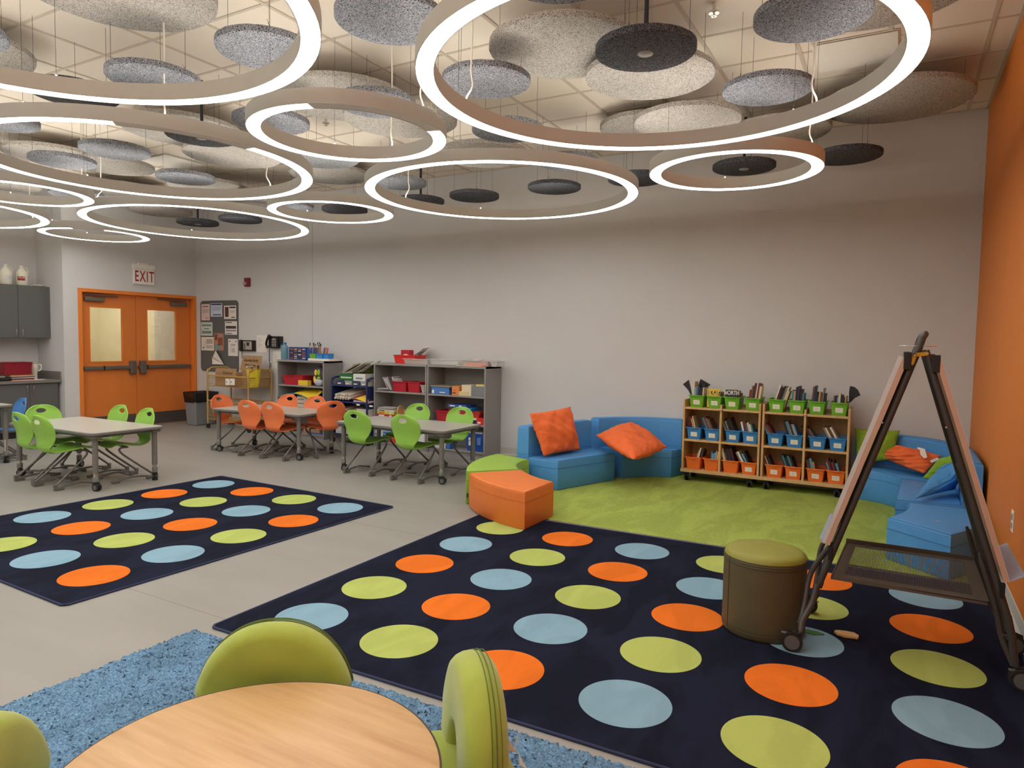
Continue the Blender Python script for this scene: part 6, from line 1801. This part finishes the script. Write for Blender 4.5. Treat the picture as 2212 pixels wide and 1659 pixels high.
# ------------------------------------------------------------------ back wall pin-board, papers, phones
t = thing('tackboard', 'tall dark grey tackboard with rounded corners beside the orange doors', 'notice board', (-10.23, YB - 0.0005, 1.0))
pts = rrect(-0.485, -0.10, 0.485, 1.12, 0.07, 6)
MB().add([(x, 0, z) for x, z in pts] + [(x, -0.015, z) for x, z in pts], [tuple(range(len(pts))), tuple(range(2 * len(pts) - 1, len(pts) - 1, -1))] + [(i, (i + 1) % len(pts), len(pts) + (i + 1) % len(pts), len(pts) + i) for i in range(len(pts))]).build('felt_panel', M_TACK, t)
NB = [((435, 657, 453, 692), (222, 206, 200), 'tall cream notice with a red heading, top left of the tackboard', ((.15, .82, .7, .06, (170, 60, 70)), (.1, .45, .8, .25, (196, 180, 176)), (.45, .08, .4, .12, (214, 160, 160)))),
      ((455, 655, 480, 684), (200, 212, 228), 'pale blue poster with a navy heading, top middle of the tackboard', ((.05, .86, .9, .1, (50, 46, 96)), (.1, .45, .8, .32, (176, 190, 216)), (.2, .1, .7, .08, (60, 80, 120)))),
      ((484, 660, 510, 689), (230, 224, 216), 'white poster with a dark state shaped collage, top right of the tackboard', ((.08, .15, .3, .75, (92, 50, 44)), (.45, .8, .5, .12, (40, 40, 70)), (.5, .45, .4, .2, (206, 200, 196)), (.6, .08, .3, .08, (80, 80, 80)))),
      ((434, 696, 459, 725), (196, 214, 206), 'mint green picture chart at the left of the tackboard', ((.1, .7, .8, .14, (120, 146, 136)), (.3, .48, .4, .05, (90, 60, 60)), (.1, .15, .8, .2, (120, 140, 130)))),
      ((486, 694, 512, 723), (230, 226, 220), 'white Say Hello style chart with a band of people at the right', ((.08, .88, .5, .06, (30, 30, 30)), (.08, .45, .84, .2, (70, 52, 60)), (.08, .25, .84, .1, (150, 140, 136)), (.08, .06, .5, .05, (30, 30, 30)))),
      ((435, 728, 462, 757), (228, 222, 208), 'cream printed chart at the lower left of the tackboard', ((.4, .5, .52, .35, (176, 170, 160)), (.4, .15, .52, .25, (190, 184, 172)), (.1, .15, .15, .1, (120, 116, 110)))),
      ((463, 720, 483, 757), (176, 130, 112), 'photo poster of two people in a teal garment on the tackboard', ((.05, .6, .3, .35, (120, 66, 54)), (.4, .3, .5, .45, (140, 80, 66)), (.05, .02, .5, .35, (110, 156, 160)))),
      ((493, 732, 514, 769), (232, 228, 224), 'white letter with two small crests, lower right of the tackboard', ((.1, .82, .12, .06, (50, 60, 60)), (.75, .82, .12, .06, (50, 60, 60)), (.3, .6, .45, .1, (180, 176, 174)), (.35, .2, .35, .25, (196, 190, 188))))]
for (a, b, c, d), rgb, lab, marks in NB:
    x0, x1, z0, z1 = span(a, b, c, d, YB - 0.017)
    lab = lab.replace('Say Hello style ', '')
    o = MB().box((0, -0.001, 0), (x1 - x0, 0, z1 - z0)).build('notice', plain(*rgb)); o.location = (x0, YB - 0.0165, z0)
    tag(o, lab, 'poster', 'notices on the tackboard')
    W_, H_ = x1 - x0, z1 - z0
    for (u, v, w_, h_, c_) in marks:
        MB().box((u * W_, -0.0018, v * H_), ((u + w_) * W_, -0.001, (v + h_) * H_)).build('printed_area', plain(*c_), o)
    if rgb[0] > 220:
        mb = MB()
        for q in range(8): mb.box((0.15 * W_, -0.0016, (0.2 + 0.07 * q) * H_), ((0.4 + 0.4 * ((q * 7) % 3) / 3) * W_, -0.001, (0.212 + 0.07 * q) * H_))
        mb.build('text_lines', plain(170, 166, 162), o)
x0, x1, z0, z1 = span(459, 758, 489, 787, YB - 0.02)
o = MB().add([(0, 0, z1 * 0 + 0.10), (0.10, -0.06, 0.13), (0.21, -0.09, 0.24), (0.33, -0.02, 0.0), (0.03, -0.02, 0.0), (0.14, -0.005, 0.235)], [(0, 1, 2, 5), (0, 4, 3, 1), (1, 3, 2)]).build('notice', M_WHITE)
o.location = (x0 - 0.01, YB - 0.02, z0); so = o.modifiers.new('s', 'SOLIDIFY'); so.thickness = 0.0015
tag(o, 'crumpled white sheet peeling off the bottom of the tackboard', 'poster', 'notices on the tackboard')
for (a, b, c, d, lab) in ((555, 724, 576, 761, 'white phone list taped to the wall between the two telephones'), (590, 759, 608, 796, 'white paper hanging on the wall right below the black telephone')):
    x0, x1, z0, z1 = span(a, b, c, d, YB - 0.002)
    o = MB().box((0, -0.001, 0), (x1 - x0, 0, z1 - z0)).build('notice', M_WHITE); o.location = (x0, YB - 0.0012, z0); tag(o, lab, 'poster')
    mb = MB()
    for q in range(10): mb.box((0.14 * (x1 - x0), -0.0018, (0.28 + 0.06 * q) * (z1 - z0)), ((0.3 + 0.35 * ((q * 5) % 4) / 4) * (x1 - x0), -0.001, (0.29 + 0.06 * q) * (z1 - z0)))
    mb.build('text_lines', plain(120, 118, 116), o)
# telephones
x0, x1, z0, z1 = span(521, 734, 550, 758, YB - 0.03)
t = thing('wall_telephone', 'wall telephone with silver face and small screen left of the phone list', 'telephone', (x0, YB, z0))
W_, H_ = x1 - x0, z1 - z0
MB().box((0.05, -0.05, 0), (W_, 0, H_ * 0.96)).build('body', M_BLACK, t, bevel=0.008)
f = MB().box((0.075, -0.056, 0.02), (W_ - 0.045, -0.05, H_ * 0.86)).build('face_plate', plain(170, 166, 160, 0.4), t, bevel=0.003)
MB().box((W_ * 0.50, -0.058, H_ * 0.45), (W_ * 0.70, -0.056, H_ * 0.78)).build('screen', plain(56, 60, 64, 0.2), f)
mb = MB()
for i in range(3):
    for j in range(5): mb.box((0.088 + 0.018 * i, -0.059, 0.03 + 0.02 * j), (0.101 + 0.018 * i, -0.056, 0.042 + 0.02 * j))
for j in range(5): mb.box((W_ - 0.035, -0.052, 0.03 + 0.026 * j), (W_ - 0.02, -0.05, 0.042 + 0.026 * j))
mb.build('keypad', M_INK, f)
MB().box((0.0, -0.085, -0.01), (0.055, -0.03, H_)).build('handset', M_BLACK, t, bevel=0.02, bseg=3)
MB().tube([(0.03 + 0.008 * math.sin(k * 2.2), -0.04 + 0.008 * math.cos(k * 2.2), -0.01 - 0.0045 * k) for k in range(26)], 0.004, 6).build('coiled_cord', M_BLACK, t, smooth=60)
x0, x1, z0, z1 = span(580, 724, 608, 752, YB - 0.04)
t = thing('wall_telephone', 'larger all black wall telephone right of the phone list', 'telephone', (x0, YB, z0))
W_, H_ = x1 - x0, z1 - z0
MB().box((W_ * 0.10, -0.07, 0.0), (W_ * 0.82, -0.01, H_ * 0.92)).box((W_ * 0.7, -0.05, 0.06), (W_, 0, H_ * 0.92)).build('body', M_BLACK, t, bevel=0.010)
pth = smoothpath([(0.035, -0.08, 0.0), (0.015, -0.10, H_ * 0.3), (0.05, -0.10, H_ * 0.75), (0.085, -0.08, H_)], 5)
MB().tube(pth, [0.026] * 3 + [0.018] * (len(pth) - 7) + [0.026] * 4, 12).build('handset', M_BLACK, t, smooth=60)
mb = MB()
for i in range(3):
    for j in range(5): mb.box((W_ * 0.38 + 0.035 * i, -0.0725, 0.03 + 0.026 * j), (W_ * 0.38 + 0.022 + 0.035 * i, -0.070, 0.040 + 0.026 * j))
mb.box((W_ * 0.45, -0.0725, H_ * 0.70), (W_ * 0.6, -0.07, H_ * 0.74))
mb.build('keypad', M_WHITE, t)
MB().tube([(0.03 + 0.007 * math.sin(k * 2.0), -0.05 + 0.007 * math.cos(k * 2.0), -0.0075 * k) for k in range(46)], 0.005, 6).build('coiled_cord', M_BLACK, t, smooth=60)
x0, x1, z0, z1 = span(580, 782, 589, 797, YB - 0.005)
t = thing('wall_jack', 'small white wall jack at the end of the black telephone cord', 'outlet', (x0, YB, z0))
MB().box((0, -0.012, 0), (x1 - x0, 0, z1 - z0)).build('plate', M_WHITE, t, bevel=0.003)
MB().box((0.02, -0.014, 0.02), (0.035, -0.012, 0.045)).box((0.055, -0.014, 0.02), (0.07, -0.012, 0.10)).build('socket', M_INK, t)
# outlet on the orange wall
t = thing('wall_outlet', 'white double power outlet on the orange wall beside the easel', 'outlet', (XR, 4.90, 0.44))
MB().box((-0.006, -0.040, 0), (0, 0.040, 0.125)).build('plate', M_WHITE, t, bevel=0.002)
MB().box((-0.008, -0.018, 0.02), (-0.006, 0.018, 0.055)).box((-0.008, -0.018, 0.070), (-0.006, 0.018, 0.105)).build('socket', plain(150, 140, 130), t)

# ------------------------------------------------------------------ alcove cabinets
def cabinet(label, y0, y1, z0, z1, xf, xb, hz, cat='cabinet'):
    t = thing('wall_cabinet' if z0 > 1 else 'base_cabinet', label, cat, (xb, y0, z0), 0, 'grey alcove cabinets')
    W_ = y1 - y0; D_ = xf - xb; H_ = z1 - z0
    MB().box((0.002, 0, 0), (D_ - 0.020, W_, H_)).build('body', M_CAB, t)
    n = max(1, round(W_ / 0.44))
    for k in range(n):
        a, b = k * W_ / n + 0.002, (k + 1) * W_ / n - 0.002
        d = MB().box((D_ - 0.019, a, 0.003), (D_, b, H_ - 0.003)).build('cabinet_door', M_CAB, t, bevel=0.0015)
        hy = b - 0.04 if k % 2 == 0 else a + 0.04
        MB().tube([(D_, hy, hz), (D_ + 0.028, hy, hz + 0.004), (D_ + 0.028, hy, hz + 0.096), (D_, hy, hz + 0.10)], 0.0045, 8).build('handle', M_CHROME, d, smooth=60)
    return t


# door seams at px 38 (upper) and px 64 (lower)
yu = onx(38, 617, -11.205).y; ub = onx(109, 650, -11.205).y
wu = ub - yu
cabinet('dark grey wall cabinet with two doors nearest the alcove corner, jugs on top', ub - 2 * wu, ub, 1.435, 2.205, -11.205, XA, 0.03)
cabinet('dark grey wall cabinet at the left edge next to the corner one', ub - 4 * wu - 0.003, ub - 2 * wu - 0.003, 1.435, 2.205, -11.205, XA, 0.03)
yl = onx(64, 827, -10.955).y; lb = YRET - 0.045
wl = lb - yl
cabinet('dark grey base cabinet with two doors under the counter by the corner', lb - 2 * wl, lb, 0.09, 0.775, -10.955, XA, 0.56)
cabinet('dark grey base cabinet at the left edge under the counter', lb - 4 * wl - 0.003, lb - 2 * wl - 0.003, 0.09, 0.775, -10.955, XA, 0.56)
t = thing('countertop', 'grey laminate countertop with splash edge over the base cabinets', 'counter', (XA, 4.4, 0.78))
MB().box((0.001, lb - 4 * wl - 4.40, 0), (0.655, YRET - 4.4 - 0.002, 0.042)).build('worktop', M_COUNTER, t, bevel=0.004)
MB().box((0.001, lb - 4 * wl - 4.40, 0.042), (0.02, YRET - 4.4 - 0.002, 0.16)).box((0.02, YRET - 4.4 - 0.022, 0.042), (0.64, YRET - 4.4 - 0.002, 0.16)).build('splash_edge', M_COUNTER, t)
MB().box((0.60, lb - 4 * wl - 4.40, -0.78), (0.612, YRET - 4.4 - 0.045, -0.69)).build('toe_kick', M_BLACK, t)
CZ = 0.8225
def jug(label, px, rot, lc):
    P = onx(px, 614, -11.33)
    t = thing('glue_jug', label, 'jug', (-11.33, P.y, 2.2055), rot, 'gallon jugs on the cabinet')
    MB().lathe([(0.072, 0), (0.078, 0.006), (0.077, 0.17), (0.070, 0.20), (0.045, 0.235), (0.024, 0.258), (0.022, 0.27)], n=28).build('body', plain(226, 222, 206, 0.35), t, smooth=50)
    MB().lathe([(0.024, 0.268), (0.024, 0.290), (0.0, 0.291)], n=20).build('cap', M_WHITE, t, smooth=50)
    MB().tube(smoothpath([(0.0, 0.03, 0.255), (0, 0.060, 0.258), (0, 0.074, 0.23), (0, 0.080, 0.175), (0.0, 0.074, 0.16)], 5), 0.008, 8).build('handle', plain(226, 222, 206, 0.35), t, smooth=60)
    lb_ = MB()
    for k in range(8):
        a0, a1 = -0.62 + 0.155 * k, -0.62 + 0.155 * (k + 1)
        lb_.quad((0.0785 * math.cos(a0), 0.0785 * math.sin(a0), 0.07), (0.0785 * math.cos(a1), 0.0785 * math.sin(a1), 0.07), (0.0782 * math.cos(a1), 0.0782 * math.sin(a1), 0.13), (0.0782 * math.cos(a0), 0.0782 * math.sin(a0), 0.13))
    lb_.build('jug_label', plain(*lc), t)
    return t


j1 = jug('white gallon jug with a handle at the left edge on the wall cabinet', 13, 0.0, (206, 206, 204))
j2 = jug('white gallon jug with a red GLUE label on the wall cabinet', 47, -0.5, (150, 40, 42))
for j, tx, mm in ((j2, 'GLUE', M_WHITE),):
    text_obj('label_text', tx, 0.036, mm, Matrix.Rotation(0.05, 4, 'Z') @ Matrix.Translation((0.0805, 0, 0.112)) @ Matrix(((0, 0, 1), (1, 0, 0), (0, 1, 0))).to_4x4(), j, sx=0.9)
P = onx(84, 614, -11.33)
t = thing('plastic_bag', 'small crumpled clear bag with white lids at the right end of the wall cabinet', 'bag', (-11.33, P.y, 2.2055))
MB().sphere((0, 0, 0.018), 1, 18, 10, (0.05, 0.10, 0.018)).build('bag', M_CLEAR, t, smooth=80)
MB().lathe([(0.03, 0.012), (0.03, 0.03), (0, 0.03)], (0.0, -0.055, 0.0), 18).lathe([(0.03, 0.012), (0.03, 0.03), (0, 0.03)], (0.0, 0.01, 0.0), 18).build('lid_pair', M_WHITE, t, smooth=50)
# counter clutter
ya, yb_ = onx(18, 800, -11.1).y, onx(68, 800, -11.1).y
for k, (h, c, lab) in enumerate(((0.012, (226, 110, 60), 'orange folder at the bottom of the pile on the counter'), (0.018, (60, 50, 52), 'dark folder in the pile on the counter'), (0.014, (206, 180, 190), 'pink folder in the pile on the counter'), (0.012, (60, 44, 60), 'plum folder in the pile on the counter'), (0.010, (222, 208, 190), 'cream folder in the pile on the counter'), (0.012, (196, 150, 96), 'tan folder on top of the pile on the counter'))):
    z = CZ + sum((0.012, 0.018, 0.014, 0.012, 0.010, 0.012)[:k])
    o = MB().box((-0.13, 0, 0), (0.13, yb_ - ya, h - 0.001)).build('folder', plain(*c)); o.location = (-11.16 + rnd.uniform(-.01, .01), ya + rnd.uniform(-.01, .01), z + 0.0005); o.rotation_euler.z = rnd.uniform(-0.03, 0.03)
    tag(o, lab, 'folder', 'folders on the counter')
y0, y1 = onx(4, 790, -11.1).y, onx(68, 790, -11.1).y
bin_tub('storage_tub', 'dark crimson tub on the folder pile on the alcove counter', 'bin', -11.30, -11.04, y0, y1, CZ + 0.082, 1.085, mat('dark_crimson_plastic', (140, 26, 44), 0.4, noise=0.02), card=False)
P = onx(74, 814, -11.15)
t = thing('travel_tumbler', 'tall cream handled tumbler with a straw lid on the alcove counter', 'cup', (-11.15, P.y, CZ))
MB().lathe([(0.036, 0), (0.039, 0.004), (0.039, 0.10), (0.050, 0.118), (0.052, 0.225), (0.049, 0.23)], n=28).build('body', plain(206, 198, 184, 0.5), t, smooth=50)
MB().lathe([(0.050, 0.228), (0.050, 0.246), (0.0, 0.248)], n=24).build('lid', plain(170, 160, 150, 0.3), t, smooth=50)
MB().tube([(0, 0, 0.245), (0.0, 0.004, 0.272)], 0.005, 8).build('straw', M_CLEAR, t, smooth=60)
MB().tube(smoothpath([(0, 0.05, 0.222), (0, 0.085, 0.222), (0, 0.098, 0.20), (0, 0.092, 0.15), (0, 0.075, 0.132), (0, 0.05, 0.132)], 5), 0.0075, 8).build('handle', M_WHITE, t, smooth=60)
sheet('paper_sheet', 'white sheet lying flat on the alcove counter in front of the tumbler', [(-11.02, onx(12, 818, -11.02).y, CZ + 0.001), (-10.99, onx(100, 817, -10.99).y, CZ + 0.001), (-11.16, onx(95, 815, -11.1).y, CZ + 0.001), (-11.16, onx(20, 815, -11.1).y, CZ + 0.001)], M_WHITE)
t = thing('tape_dispenser', 'black desk gadget cut by the left edge on the alcove counter', 'tool', (-11.05, onx(6, 812, -11.05).y, CZ))
MB().box((-0.06, -0.10, 0), (0.06, 0.09, 0.05)).build('body', M_BLACK, t, bevel=0.012)
MB().box((-0.02, -0.10, 0.05), (0.03, 0.02, 0.065)).build('clear_insert', M_CHROME, t, bevel=0.004)
